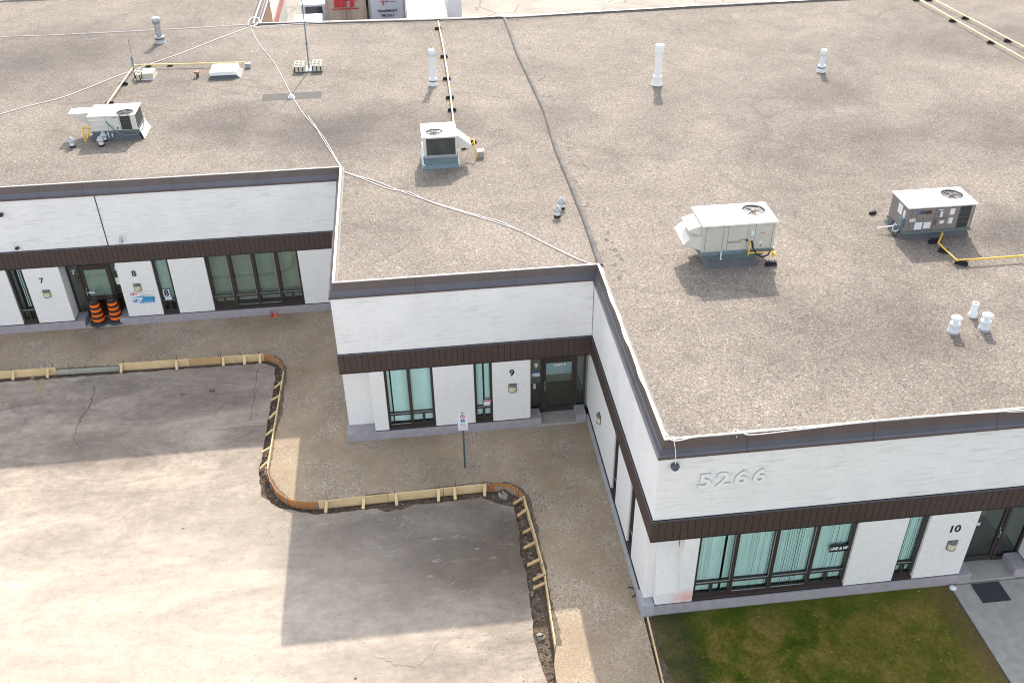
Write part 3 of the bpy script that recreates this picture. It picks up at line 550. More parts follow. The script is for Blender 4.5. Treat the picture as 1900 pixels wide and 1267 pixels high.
# unit numbers and house number
text_part('unit_number','7',M['navy'],BLD,(-19.28,16.20,2.2),.30,bold=.007); text_part('unit_number','8',M['navy'],BLD,(-15.92,16.20,2.23),.34,bold=.007)
text_part('unit_number','9',M['navy'],BLD,(-2.57,8.09,2.27),.34,bold=.007); text_part('unit_number','10',M['navy'],BLD,(8.13,-.04,2.15),.34,bold=.007)
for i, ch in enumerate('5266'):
    o = text_part('house_number',ch,M['white'],BLD,(1.17+i*.45,-.022,4.67),.60,bold=.016,depth=.020,sx=1.15); o.data.materials.append(M['numshade'])
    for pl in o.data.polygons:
        if abs(pl.normal.y) < .5: pl.material_index = 1  # grey sides paint the thin shadow outline of the raised digits
# wall lamps
def wall_lamp(x, y, z, side=False):
    b = MB(); l_ = MB(); n = 10
    def ring(mb, r, z0, z1, cap=True, mi=0):
        vs = []
        for zz in (z0, z1):
            for k in range(n+1):
                a = PI*k/n; px, py = math.cos(a)*r*1.15, -math.sin(a)*r
                vs.append((x+px, y+py, zz) if not side else (x+py, y+px, zz))
        m_ = n+1; mb.add(vs, [(i,i+1,m_+i+1,m_+i) for i in range(n)] + [tuple(range(m_)), tuple(range(m_,2*m_))], mi)
    ring(b,.115,z+.07,z+.15); ring(b,.112,z-.15,z-.125); 
    if side: b.box(x-.02,x,y-.135,y+.135,z-.15,z+.15)
    else: b.box(x-.135,x+.135,y-.02,y,z-.15,z+.15)
    ring(l_,.10,z-.125,z+.07)
    L = P('wall_lamp', b, M['lampb']); P('lens', l_, M['lampl'], L)
for a in ((-19.24,16.205,1.65),(-15.92,16.205,1.65),(-2.555,8.095,1.69),(8.2,-.035,1.57)): wall_lamp(*a)
wall_lamp(-.005,6.42,1.5,True)
# poster and security camera, spot lamps
ps = P('wall_poster', MB().box(-16.36,-15.38,16.19,16.205,.92,1.52), M['wsign'])
mb = MB(); mb.box(-15.96,-15.42,16.184,16.189,1.44,1.455,2); mb.box(-15.96,-15.5,16.184,16.189,1.385,1.4,2); mb.box(-15.9,-15.42,16.184,16.189,1.26,1.31,2)
for i in range(6): mb.add([(-16.0+i*.1,16.186,.93),(-15.93+i*.1,16.186,.93),(-15.70+i*.1 if i<4 else -15.385,16.186,1.16+.0*i),(-15.82+i*.1 if i<5 else -15.42,16.186,1.18)],[(0,1,2,3)],0)
mb.add([(-16.33,16.1865,1.2),(-15.4,16.1865,1.17),(-15.4,16.1865,1.21),(-15.9,16.1865,1.25)],[(0,1,2,3)],0)
P('poster_print', mb, [M['sky'], M['pink'], M['blindg']], ps)
text_part('poster_logo','e2e',M['pink'],ps,(-16.15,16.186,1.36),.19,bold=.008,shear=.3,depth=.002); text_part('poster_logo','e2e',M['blue'],ps,(-16.13,16.185,1.06),.19,bold=.008,shear=.3,depth=.002)
sc = P('security_camera', MB().tube([(-16.0,16.24,3.62),(-16.0,16.12,3.66),(-15.98,16.02,3.74)],.025,6).tube([(-15.98,16.04,3.88),(-16.0,15.98,3.66)],.055,10), M['galv'])
P('security_camera', MB().tube([(-19.72,16.24,3.62),(-19.72,16.1,3.66)],.06,10), M['black']); P('security_camera', MB().box(-19.95,-19.82,16.1,16.24,4.95,5.06), M['black'])
P('flood_lamp', MB().lathe((.37,-.09,5.27),[(.02,-.11),(.09,-.03),(.11,.05),(.07,.10)],14).box(.33,.41,-.05,.0,5.25,5.33), M['cdark'])

# roof joint (raised dark strip) and patch
mb = MB(); pts = [G(u,v,ROOF) for u,v in ((936,34),(945,62),(962,100),(985,152),(1010,210),(1035,280),(1060,345),(1085,415),(1117,494))]
mb.tube([(p.x+.05*math.sin(i*2.1),p.y,ROOF-.01) for i,p in enumerate(pts)], .10, 10); P('roof_joint', mb, M['seam'])
a, b_ = G(485,188,ROOF), G(597,170,ROOF); mb = MB(); mb.box(a.x,b_.x,a.y,b_.y,ROOF,ROOF+.006); P('roof_patch', mb, M['tar'])
mb = MB()
for pix in ([(270,212),(320,206),(380,208),(420,200)],[(475,168),(495,160)],[(1480,6),(1490,5)]): ribbon(mb, wiggle(pix, ROOF, 8, .03), .012, ROOF+.005)
for q in range(92):
    c = G(955+q*1.8+rnd.uniform(-6,12), 60+q*4.8+rnd.uniform(-20,20), ROOF) + Vector((rnd.uniform(.15,.7),0,0)); r = rnd.uniform(.03,.11); mb.add([(c.x+math.cos(k)*r*rnd.uniform(.3,1.2),c.y+math.sin(k)*r*rnd.uniform(.3,1.6),ROOF+.004+q*.00003) for k in range(6)],[(0,1,2,3,4,5)])
tag(P('tar_mark', mb, M['seam']), kind='stuff')

# ------------------------------------------------------------- rooftop units
def fan(parent, cx, cy, r, z, hub=None):
    well = MB(); n = 28; vs = [(cx+math.cos(2*PI*k/n)*r*.998,cy+math.sin(2*PI*k/n)*r*.998,zz) for zz in (z-.034,z-.004) for k in range(n)]; well.add(vs,[(k,(k+1)%n,n+(k+1)%n,n+k) for k in range(n)]+[tuple(range(n))]); well.build('fan_well', M['black'], parent)
    m = MB()
    for k in range(4):
        a = k*PI/2+.4; m.add([(cx+math.cos(a)*r*.15,cy+math.sin(a)*r*.15,z-.018),(cx+math.cos(a-.3)*r*.85,cy+math.sin(a-.3)*r*.85,z-.028),(cx+math.cos(a+.3)*r*.85,cy+math.sin(a+.3)*r*.85,z-.010)],[(0,1,2)])
    m.lathe((cx,cy,z-.03),[(r*.2,0),(r*.2,.03),(r*.1,.035)],12,1); m.build('fan', [M['blade_grey'], hub or M['brass']], parent)
    g = MB()
    for q in (.3,.55,.8,.99): g.tube([(cx+math.cos(2*PI*k/28)*r*q,cy+math.sin(2*PI*k/28)*r*q,z+.012) for k in range(29)], .005, 4, cap=False)
    for k in range(4): a = k*PI/4; g.tube([(cx-math.cos(a)*r*1.05,cy-math.sin(a)*r*1.05,z+.01),(cx+math.cos(a)*r*1.05,cy+math.sin(a)*r*1.05,z+.01)], .005, 4)
    g.build('fan_guard', M['fan'], parent)
def panel(parent, x0,x1,z0,z1,y,mat,name='sticker',t=.006): return MB().box(x0,x1,y-t,y,z0,z1).build(name, mat, parent)
def seams(parent, xs, y, z0, z1, mat):
    m = MB()
    for x in xs: m.box(x-.006,x+.006,y-.004,y,z0,z1)
    m.build('panel_seam', mat, parent)
def coil(parent, x0,x1,z0,z1,y,n=14):
    m = MB(); m.box(x0,x1,y-.004,y,z0,z1)
    for i in range(1,n): z = z0+(z1-z0)*i/n; m.box(x0,x1,y-.014,y-.0045,z-.006,z+.006,1)
    m.build('coil_grille', [M['coil'], M['coilb']], parent)
# unit with the blue and black badge
ox, oy = 9.85, 8.6; T = ROOF
u = thing('rooftop_unit', 'taupe rooftop air conditioner with white stickers and YORK badge, cream top', 'air conditioner', (ox,oy,T), 'rooftop air conditioning units')
MB().frust(ox-.06,ox+2.2,oy-.02,oy+1.2,T, ox+.05,ox+2.1,oy+.05,oy+1.1,T+.17).build('curb', M['cdark'], u)
MB().box(ox-.02,ox+2.2,oy-.02,oy+1.14,T+.17,T+.27).build('base_rail', M['rail'], u)
c = MB(); c.box(ox,ox+2.18,oy,oy+1.12,T+.27,T+1.06); c.build('cabinet', M['rtaupe'], u, .01)
fc = G(1766,360.5,T+1.1); t = MB().plate_hole(ox-.03,ox+2.22,oy-.04,oy+1.16,fc.x,fc.y,.33,T+1.06,T+1.10); t.build('top_panel', M['rtop'], u)
fan(u, fc.x, fc.y, .33, T+1.1)
seams(u,[ox+.13,ox+.30,ox+.90,ox+1.68],oy,T+.28,T+1.05,M['cdark'])
coil(u,ox+1.70,ox+2.05,T+.29,T+1.03,oy,4); panel(u,ox+2.07,ox+2.1,T+.3,T+1.02,oy,M['cap'])
bd = panel(u,ox+.36,ox+.45,T+.84,T+.93,oy,M['blue'],'badge'); text_part('brand_lettering','YORK',M['black'],u,(ox+.61,oy-.004,T+.885),.15,bold=.006,sx=.85)
for x0_,x1_,z0_,z1_ in ((.10,.30,.66,.70),(.10,.30,.60,.64),(.30,.55,.31,.56),(.60,.83,.33,.55),(1.37,1.52,.76,.97),(1.38,1.52,.45,.66),(1.0,1.12,.93,.97)): panel(u,ox+x0_,ox+x1_,T+z0_,T+z1_,oy-.001,M['wsign'])
b2 = MB(); b2.box(ox+.96,ox+1.3,oy-.09,oy,T+.45,T+.66); b2.build('control_box', M['rtaupe'], u, .01); panel(u,ox+1.05,ox+1.18,T+.52,T+.62,oy-.091,M['wsign']); panel(u,ox+1.02,ox+1.10,T+.74,T+.92,oy-.04,M['tblue'],'hasp_box',.04)
s_ = MB(); s_.box(ox-.008,ox,oy+.35,oy+.62,T+.66,T+.98); s_.box(ox-.008,ox,oy+.14,oy+.26,T+.58,T+.9); s_.build('sticker', M['wsign'], u)
MB().box(ox-.10,ox,oy+.10,oy+.32,T+.38,T+.66).build('disconnect_box', M['galvg'], u)
MB().tube([(ox-.02,oy+.5,T+.3),(ox-.14,oy+.42,T+.28),(ox-.16,oy+.38,T+.12),(ox-.08,oy+.3,T+.12),(ox-.06,oy+.22,T+.22)],.022,8).build('condensate_trap', M['pvc'], u)
MB().tube([(ox-.02,oy+.7,T+.3),(ox-.25,oy+.5,T+.1),(ox-.15,oy+.15,T+.03),(ox-.03,oy+.2,T+.2)],.018,6).build('power_conduit', M['rubber'], u)
# big beige unit on trapezoid adapter
ox, oy = 3.1, 7.78
u = thing('rooftop_unit', 'largest beige rooftop air conditioner with two intake hoods on trapezoid base', 'air conditioner', (ox,oy,T), 'rooftop air conditioning units')
MB().frust(ox+.18,ox+1.78,oy-.12,oy+1.3,T, ox+.3,ox+1.66,oy+.02,oy+1.15,T+.2).build('curb', M['cdark'], u)
m = MB(); m.add([(ox+.36,oy+.0,T+.2),(ox+1.60,oy+.0,T+.2),(ox+1.60,oy+1.1,T+.2),(ox+.36,oy+1.1,T+.2),(ox,oy-.03,T+.40),(ox+2.0,oy-.03,T+.40),(ox+2.0,oy+1.2,T+.40),(ox,oy+1.2,T+.40)],[(0,3,2,1),(4,5,6,7),(0,1,5,4),(1,2,6,5),(2,3,7,6),(3,0,4,7)]); m.build('curb_adapter', M['rail'], u)
MB().box(ox-.03,ox+2.25,oy-.02,oy+1.22,T+.40,T+.50).build('base_rail', M['galvg'], u)
MB().box(ox,ox+2.22,oy,oy+1.2,T+.50,T+1.36).build('cabinet', M['rbeige'], u, .01)
fc = G(1398,390,T+1.4); MB().plate_hole(ox-.03,ox+2.26,oy-.04,oy+1.24,fc.x,fc.y,.34,T+1.36,T+1.405).build('top_panel', M['rtop'], u)
fan(u, fc.x, fc.y, .34, T+1.4)
seams(u,[ox+.1,ox+.63,ox+.78,ox+1.38,ox+1.6,ox+2.13],oy,T+.52,T+1.34,M['galvg'])
MB().prism_y([(ox,T+1.34),(ox-.40,T+1.22),(ox-.40,T+1.17),(ox-.03,T+1.0),(ox,T+1.0)],oy+.12,oy+.95).build('intake_hood', M['rcream'], u)
h = MB().prism_y([(ox,T+1.02),(ox-.36,T+.96),(ox-.55,T+.80),(ox,T+.56)],oy+.02,oy+1.12).build('intake_hood', M['rcream'], u); MB().add([(ox-.552,oy+.04,T+.79),(ox-.552,oy+1.1,T+.79),(ox-.03,oy+1.1,T+.55),(ox-.03,oy+.04,T+.55)],[(0,1,2,3)]).build('hood_mesh', M['cdark'], h)
m = MB()
for i in range(16): m.box(ox+.80+i*.026,ox+.812+i*.026,oy-.006,oy,T+.76,T+.82)
m.build('vent_louvre', M['rust'], u); panel(u,ox+1.15,ox+1.36,T+.84,T+.87,oy,M['rust'],'rust_streak',.003); MB().lathe((ox+1.36,oy-.03,T+.82),[(.035,0),(.035,.04)],12).build('gas_port', M['black'], u)
panel(u,ox+1.47,ox+1.57,T+.98,T+1.14,oy,M['tblue'],'hasp_box',.03); panel(u,ox+1.77,ox+1.90,T+1.03,T+1.045,oy,M['red']); panel(u,ox+1.77,ox+1.84,T+.70,T+.76,oy,M['wsign']); panel(u,ox+1.80,ox+1.84,T+.6,T+.64,oy,M['cdark'])
MB().tube([(ox+.63,oy,T+.5),(ox+.61,oy-.06,T+.42),(ox+.6,oy-.08,T+.30),(ox+.64,oy-.08,T+.27)],.022,8).build('condensate_trap', M['pvc'], u)
MB().tube([(ox+1.46,oy-.01,T+.80),(ox+1.44,oy-.12,T+.78),(ox+1.42,oy-.14,T+.46),(ox+1.42,oy-.14,T+.40)],.022,8).tube([(ox+1.42,oy-.14,T+.46),(ox+2.22,oy-.14,T+.46),(ox+2.22,oy-.14,T+.36)],.022,8).lathe((ox+2.22,oy-.14,T+.30),[(.05,0),(.05,.12)],10).build('gas_connection', M['gas'], u)
MB().tube([(ox+1.52,oy-.03,T+.80),(ox+1.56,oy-.1,T+.6),(ox+1.66,oy-.16,T+.42),(ox+1.85,oy-.2,T+.32),(ox+2.02,oy-.18,T+.38),(ox+2.1,oy-.12,T+.5)],.026,8).build('power_conduit', M['rubber'], u)
# louvred small unit
ox, oy = -4.80, 16.0
u = thing('rooftop_unit', 'small square rooftop air conditioner with dark louvred front on tall blue-grey curb', 'air conditioner', (ox,oy,T), 'rooftop air conditioning units')
MB().frust(ox-.08,ox+1.31,oy-.12,oy+1.4,T, ox+.0,ox+1.24,oy+.0,oy+1.3,T+.10).box(ox+.0,ox+1.24,oy+.0,oy+1.3,T+.10,T+.38).build('curb', M['galvg'], u)
MB().box(ox-.01,ox+1.25,oy-.02,oy+1.31,T+.38,T+.45).build('base_rail', M['galv'], u)
MB().box(ox+.02,ox+1.22,oy,oy+1.25,T+.45,T+1.14).build('cabinet', M['rcream'], u, .01)
fc = G(805.5,245.2,T+1.18); MB().plate_hole(ox-.02,ox+1.25,oy-.04,oy+1.28,fc.x,fc.y,.30,T+1.14,T+1.18).build('top_panel', M['rtop'], u); fan(u, fc.x, fc.y, .30, T+1.18, M['galv'])
coil(u,ox+.13,ox+1.17,T+.47,T+1.10,oy,16)
MB().prism_y([(ox+1.22,T+1.10),(ox+1.30,T+1.10),(ox+1.75,T+.72),(ox+1.75,T+.64),(ox+1.22,T+.60)],oy+.15,oy+.8).build('intake_hood', M['rcream'], u); MB().tube([(ox+1.5,oy+.9,T+.6),(ox+1.9,oy+.9,T+.6),(ox+1.92,oy+.6,T+.45),(ox+1.95,oy+.5,T+.02)],.03,8).tube([(ox+1.9,oy+.9,T+.5),(ox+1.6,oy+.7,T+.35)],.022,6).build('gas_connection', M['gas'], u)
MB().tube([(ox-.03,oy+.1,T+.72),(ox-.05,oy+.0,T+.5),(ox-.02,oy-.05,T+.15),(ox+.05,oy-.06,T+.12)],.035,6).build('condensate_pipe', M['pvc'], u)
m = MB().box(ox+2.0,ox+2.25,oy+.6,oy+.85,T,T+.25); o = m.build('junction_box', M['galv']); tag(o,'grey box on the roof beside the louvred unit and yellow pipe','box')
# left unit with long hood
ox, oy = -17.40, 20.32
u = thing('rooftop_unit', 'cream rooftop air conditioner with long flat hood on its left side', 'air conditioner', (ox,oy,T), 'rooftop air conditioning units')
MB().frust(ox-.08,ox+1.85,oy-.14,oy+1.3,T, ox+.05,ox+1.72,oy+.0,oy+1.15,T+.30).build('curb', M['cdark'], u)
MB().box(ox,ox+1.76,oy-.01,oy+1.18,T+.30,T+.36).build('base_rail', M['rail'], u)
MB().box(ox+.02,ox+1.74,oy,oy+1.16,T+.36,T+.95).build('cabinet', M['rcream'], u, .01)
fc = G(231.3,208.8,T+.98); MB().plate_hole(ox-.02,ox+1.77,oy-.04,oy+1.19,fc.x,fc.y,.31,T+.95,T+.985).build('top_panel', M['rtop'], u); fan(u, fc.x, fc.y, .31, T+.985, M['galv'])
coil(u,ox+1.16,ox+1.55,T+.38,T+.93,oy,4)
m = MB(); m.box(ox+1.74,ox+1.745,oy+.05,oy+1.1,T+.38,T+.93); m.build('coil_grille', M['coil'], u)
MB().prism_y([(ox+.02,T+.93),(ox-.86,T+.93),(ox-.86,T+.89),(ox-.1,T+.42),(ox+.02,T+.42)],oy+.5,oy+1.1).build('intake_hood', M['rcream'], u)
m = MB(); m.box(ox-.0,ox+.52,oy-.03,oy,T+.80,T+.84); m.box(ox+.1,ox+.52,oy-.02,oy,T+.62,T+.64); m.build('drip_edge', M['rtop'], u); seams(u,[ox+.66,ox+1.12],oy,T+.37,T+.93,M['galvg'])
panel(u,ox+.85,ox+1.05,T+.86,T+.88,oy,M['cdark']); panel(u,ox+.86,ox+.96,T+.42,T+.50,oy,M['wsign']); panel(u,ox+.98,ox+1.05,T+.42,T+.50,oy,M['green'])
MB().tube([(ox+.60,oy-.02,T+.32),(ox+.62,oy-.06,T+.12),(ox+.70,oy-.06,T+.08),(ox+.76,oy-.06,T+.14),(ox+.75,oy-.02,T+.26)],.028,8).build('condensate_trap', M['pvc'], u)
MB().tube([(ox+.62,oy-.01,T+.74),(ox+.78,oy-.06,T+.55),(ox+1.0,oy-.12,T+.32),(ox+1.3,oy-.16,T+.2),(ox+1.7,oy-.1,T+.2),(ox+1.88,oy+.2,T+.3),(ox+1.85,oy+.9,T+.5)],.022,8).build('power_conduit', M['green'], u)
m = MB(); m.add([(ox+1.93,oy-.1,T+.0),(ox+1.80,oy+.0,T+.34),(ox+1.80,oy+1.1,T+.34),(ox+1.95,oy+1.1,T+.02)],[(0,1,2,3)]); m.tube([(ox+1.94,oy-.1,T+.02),(ox+1.81,oy,T+.35),(ox+1.81,oy+1.1,T+.35),(ox+1.96,oy+1.1,T+.03),(ox+1.94,oy-.1,T+.02)],.015,6); m.build('curb_cover', M['white'], u)
MB().tube([(ox-.35,oy+.4,T+.42),(ox-.35,oy+.1,T+.42),(ox-.30,oy+.0,T+.3),(ox-.28,oy-.1,T+.0)],.035,8).tube([(ox-.35,oy+.3,T+.42),(ox+.05,oy+.25,T+.4)],.03,8).tube([(ox-.1,oy+.2,T+.4),(ox-.22,oy-.05,T+.1)],.025,8).build('gas_connection', M['gas'], u)

def small_bits(parent, x0, x1, y, z0, z1, n, mats):
    m_ = MB()
    for i in range(n):
        x = rnd.uniform(x0,x1); z = rnd.choice((z0,z1,(z0+z1)/2))+rnd.uniform(-.02,.02); m_.box(x-.009,x+.009,y-.007,y-.001,z-.009,z+.009)
    tag(m_.build('screw', mats, parent), kind='stuff')
for u_ in [o for o in bpy.data.objects if o.name.startswith('rooftop_unit')]:
    L_ = u_.location
    if 'beige' in u_['label']: small_bits(u_, L_.x+.05, L_.x+2.2, L_.y, L_.z+.55, L_.z+1.3, 40, M['rail'])
    elif 'taupe' in u_['label']: small_bits(u_, L_.x+.05, L_.x+1.6, L_.y, L_.z+.3, L_.z+1.02, 30, M['cdark'])
# ------------------------------------------------------------- gas pipes, supports
def vpix(pix, z): return [G(u_,v_,z) for u_, v_ in pix]
def gas(pix, label, z=T+.16, r=.033, mat='gasp'):
    t_ = thing('gas_pipe', label, 'gas pipe', G(*pix[0], T)); MB().tube(vpix(pix, z), r, 8).build('pipe', M[mat], t_); return t_
gas([(813,40),(822,85),(829,128),(836,178),(842,232)], 'pale yellow gas pipe running straight back from the louvred rooftop unit')
gas([(455,116),(350,119),(250,121),(225,156),(197,196)], 'yellow gas pipe bending behind the white roof hatch towards the cream unit')
gas([(1729,413),(1749,433),(1741,451),(1775,483),(1840,479),(1905,474)], 'bright yellow gas pipe zigzagging from the taupe rooftop unit to the right', T+.16, .028, 'gas')
gas([(1700,-3),(1740,19),(1800,53),(1860,87),(1905,112)], 'nearer of the two parallel yellow pipes in the far right roof corner')
gas([(1728,-3),(1760,14),(1820,45),(1880,77),(1905,90)], 'farther of the two parallel yellow pipes in the far right roof corner')
def support_proto():
    m = MB(); m.box(-.17,.17,-.07,.07,0,.09); m.box(-.13,.13,-.05,.05,.09,.12)
    for i in range(4): m.box(-.15+i*.085,-.105+i*.085,-.075,.075,.12,.145)
    me = m.build('pipe_support', M['rubber']); me.location = (0,0,0)
    # re-centre on base
    for v in me.data.vertices: pass
    return me
sp0 = support_proto(); used = False
def sup(u_, v_, label, rz=0, s=1.0):
    global used
    o = sp0 if not used else sp0.copy()
    if used: COL.objects.link(o)
    used = True; p = G(u_, v_, T); o.location = (p.x,p.y,T); o.rotation_euler = (0,0,rz); o.scale = (s,s,s); tag(o, label, 'pipe support', 'black pipe supports')
for q in ((813,55),(824,107),(829,148),(835,183),(839,206)): sup(*q, 'black rubber block under the straight pale yellow pipe behind the louvred unit')
for q in ((230,158),(204,194)): sup(*q, 'black block under the slanting yellow pipe behind the cream unit', .2)
for q in ((316,123),(276,124)): sup(*q, 'small black block under the yellow pipe between block pile and roof hatch', 0, .7)
sup(1733,451,'black slotted block beneath the first bend of the bright yellow pipe',.1); sup(1750,468,'black block under the diagonal stretch of the bright yellow pipe',-.6,.9); sup(1783,490,'black block under the corner of the bright yellow pipe',-.6,1.1)
sup(1430,492,'black slotted block on the roof right of the largest beige unit',.1); sup(876,266,'black block under the yellow fitting beside the louvred unit'); sup(862,276,'tilted black block by the louvred unit hood',.6,.7); sup(199,240,'black block under yellow fitting left of the cream unit',.2); sup(1619,397,'small black block left of the taupe unit',.3,.7)
for q in ((1700,2),(1767,41),(1838,81)): sup(*q, 'black block under the nearer of the two far right pipes', -.1)
for q in ((1723,2),(1790.5,36),(1869,78)): sup(*q, 'black block under the farther of the two far right pipes', -.1)
MB_ = MB().tube([(9.3,9.2,T+.12),(9.6,9.1,T+.2),(9.83,9.0,T+.3)],.02,6); tag(MB_.build('condensate_pipe', M['pvc']), 'white drain pipe running left from the taupe unit to a black block', 'drain pipe')

# ------------------------------------------------------------- vents
def vent(kind, u_, v_, label, h, r, mat='pvc'):
    p = G(u_, v_, T); t_ = thing('roof_vent', label, 'roof vent', (p.x,p.y,T)); c = (p.x,p.y,T)
    if kind == 'stack':
        MB().lathe(c,[(r*1.75,0),(r*1.7,.02),(r*1.45,.22),(r*1.5,.24),(r*1.45,.30),(r*1.0,.31)],18).build('flashing', M[mat], t_)
        MB().lathe(c,[(r,.30),(r,h-.28)],16).build('flue', M[mat], t_)
        MB().lathe(c,[(r*1.0,h-.28),(r*1.3,h-.27),(r*1.35,h-.04),(r*1.1,h-.0)],16).build('cap', M['galv'] if mat == 'galv' else M['pvc'], t_); MB().lathe(c,[(r*1.62,.18),(r*1.66,.215)],18).build('collar', M['cdark'], t_)
    elif kind == 'plain':
        MB().lathe(c,[(r*1.7,0),(r*1.65,.02),(r*1.25,.30),(r*1.3,.32),(r*1.3,.40),(r*1.,.41)],18).build('flashing', M[mat], t_); MB().lathe(c,[(r,.40),(r,h-.32)],16).build('flue', M[mat], t_); MB().lathe(c,[(r*1.25,h-.32),(r*1.25,h)],16).lathe(c,[(r*1.0,h),(r*1.0,h+.004)],14,1).build('cap', [M[mat], M['cdark']], t_)
    elif kind == 'mush':
        MB().lathe(c,[(.16,0),(.15,.03),(.12,.22),(.14,.24),(.14,.27),(.08,.28),(.075,.42)],18).build('flashing', M[mat], t_); MB().lathe(c,[(.145,.42),(.15,.45),(.10,.49),(.03,.50)],18).build('cap', M['white'], t_); MB().lathe(c,[(.155,0),(.155,.035)],14).build('base_ring', M['cdark'], t_)
    elif kind == 'cone':
        MB().lathe(c,[(.09,.0),(.085,.22)],14).build('flue', M['pvc'], t_); MB().lathe(c,[(.14,.21),(.145,.25),(.06,.37),(.01,.41)],14).build('cap', M['galv'], t_); MB().lathe(c,[(.115,.0),(.11,.07)],14).build('base_ring', M['rubber'], t_)
    elif kind == 'open':
        MB().lathe(c,[(.125,0),(.115,.05),(.11,.12),(.085,.13),(.085,.40)],16).build('flashing', M[mat], t_); MB().lathe(c,[(.095,.38),(.10,.42),(.05,.421),(.045,.422)],16).lathe(c,[(.04,.423),(.04,.426)],10,1).build('cap', [M['white'], M['black']], t_)
    return t_
vent('stack',298,79,'grey metal flue with square-topped cap behind the yellow pipe, far left roof',1.2,.15,'galv')
vent('stack',804,158,'slim pale grey flue standing left of the straight yellow pipe',1.55,.11)
vent('plain',1219,157,'tallest white flue pipe, alone on the right hand roof',1.72,.15,'white')
vent('stack',1523,133,'short white flue with flared foot, alone near the top right',.98,.11)
vent('mush',1768,615,'left one of three white mushroom-capped vents near the front right roof edge',.5,.1); vent('open',1804,586,'open-topped white vent pipe standing behind two capped vents',.4,.1); vent('mush',1825,610,'right one of the white mushroom-capped vents beside the open pipe',.5,.1)
vent('cone',1034,402,'nearer small cone-capped vent left of the roof joint',.4,.1); vent('cone',1042,387,'farther small cone-capped vent left of the roof joint',.4,.1)
vent('cone',135,273,'cone-capped vent farthest left, in front of the long hood',.4,.1); vent('cone',189,271,'cone-capped vent in front of the cream unit cabinet',.4,.1); vent('cone',195,262,'cone-capped vent tucked close behind another at the cream unit base',.4,.1)
p = G(541,182,T); t_ = thing('roof_drain','small white domed roof drain on the dark roof patch','roof drain',(p.x,p.y,T)); MB().lathe((p.x,p.y,T+.006),[(.16,0),(.15,.03)],16).build('ring', M['galv'], t_); MB().lathe((p.x,p.y,T+.03),[(.12,0),(.11,.07),(.07,.12),(.02,.14)],16).build('dome', M['pvc'], t_)
p = G(367,143,T); t_ = thing('roof_vent','tiny rusty-topped vent left of the white roof hatch','roof vent',(p.x,p.y,T)); MB().lathe((p.x,p.y,T),[(.07,0),(.06,.16)],12).build('flue', M['cdark'], t_); MB().box(p.x-.11,p.x+.11,p.y-.1,p.y+.1,T+.16,T+.26).build('cap', M['rust'], t_)
a = G(390,148,T); x0,x1,y0,y1 = a.x, a.x+1.15, a.y+.05, a.y+1.15
t_ = thing('roof_hatch','square white roof hatch with grey sloping base, in front of the yellow pipe','roof hatch',(x0,y0,T)); MB().frust(x0-.08,x1+.2,y0-.1,y1+.05,T,x0+.03,x1,y0+.03,y1,T+.13).build('curb', M['cdark'], t_); MB().box(x0,x1+.02,y0,y1+.02,T+.13,T+.30).build('lid', M['white'], t_, .02)
m = MB(); p = G(461,126,T); m.box(p.x-.12,p.x+.12,p.y-.1,p.y+.1,T,T+.22); tag(m.build('junction_box', M['galv'], None, .01), 'grey box at the end of the yellow pipe right of the roof hatch', 'box')

# ------------------------------------------------------------- masts on concrete blocks
def cblock(x, y, z, rz=0, flat=False):
    m = MB(); L, W_, H = .47, .21, .24
    if not flat:
        for k in range(3): m.box(-L/2+k*.175,-L/2+k*.175+.04,-W_/2,W_/2,0,H)
        m.box(-L/2,L/2,-W_/2,-W_/2+.035,0,H-.001); m.box(-L/2,L/2,W_/2-.035,W_/2,0,H-.001); m.box(-L/2+.04,L/2-.04,-W_/2+.035,W_/2-.035,0,.03,1)
    else: m.box(-L/2,L/2,-W_/2,W_/2,0,H)
    M_ = Matrix.Translation((x,y,z)) @ Matrix.Rotation(rz,4,'Z'); m.v = [tuple(M_ @ Vector(v)) for v in m.v]
    return m.build('concrete_block', [M['block'], M['cdark']])
p = G(574,131,T); t_ = thing('antenna_mast','tall thin grey mast on a plate weighted by concrete blocks','antenna mast',(p.x,p.y,T))
top = GY(558.5,-14,p.y); MB().tube([(p.x,p.y,T+.1),tuple(top)],.035,8,r1=.022).build('pole', M['galvg'], t_); mp = Vector((p.x,p.y,T+.1)).lerp(top,.33); MB().lathe(tuple(mp),[(.05,-.03),(.05,.03)],10).build('clamp', M['cdark'], t_)
MB().box(p.x-.62,p.x+.60,p.y-.28,p.y+.5,T+.01,T+.05).build('base_plate', M['galvg'], t_); MB().tube([(p.x-.2,p.y-.1,T+.05),(p.x,p.y,T+.45),(p.x+.2,p.y-.1,T+.05)],.02,6).tube([(p.x,p.y+.25,T+.05),(p.x,p.y,T+.45)],.02,6).build('brace', M['white'], t_)
for i, (dx, n_) in enumerate(((-.40,4),(.40,4))):
    for k in range(n_):
        o = cblock(p.x+dx, p.y-.22+k*.225, T+.055); tag(o, 'cream concrete block in the %s stack at the tall mast foot' % ('left' if i == 0 else 'right'), 'concrete block', 'concrete blocks around the tall mast')
p = G(249,131,T); t_ = thing('antenna_mast','short dark antenna with braces beside a pile of concrete blocks','antenna mast',(p.x,p.y,T)); top = GY(238,73,p.y)
MB().tube([(p.x,p.y,T),tuple(Vector((p.x,p.y,T)).lerp(top,.45))],.03,6).tube([tuple(Vector((p.x,p.y,T)).lerp(top,.4)),tuple(top)],.014,6).build('pole', M['galvg'], t_); MB().tube([(p.x+.45,p.y-.1,T+.15),(p.x-.02,p.y,T+.62)],.012,6).tube([(p.x-.1,p.y+.25,T),(p.x-.02,p.y,T+.6)],.012,6).tube([(p.x+.05,p.y-.3,T),(p.x-.02,p.y,T+.6)],.012,6).build('brace', M['galvg'], t_)
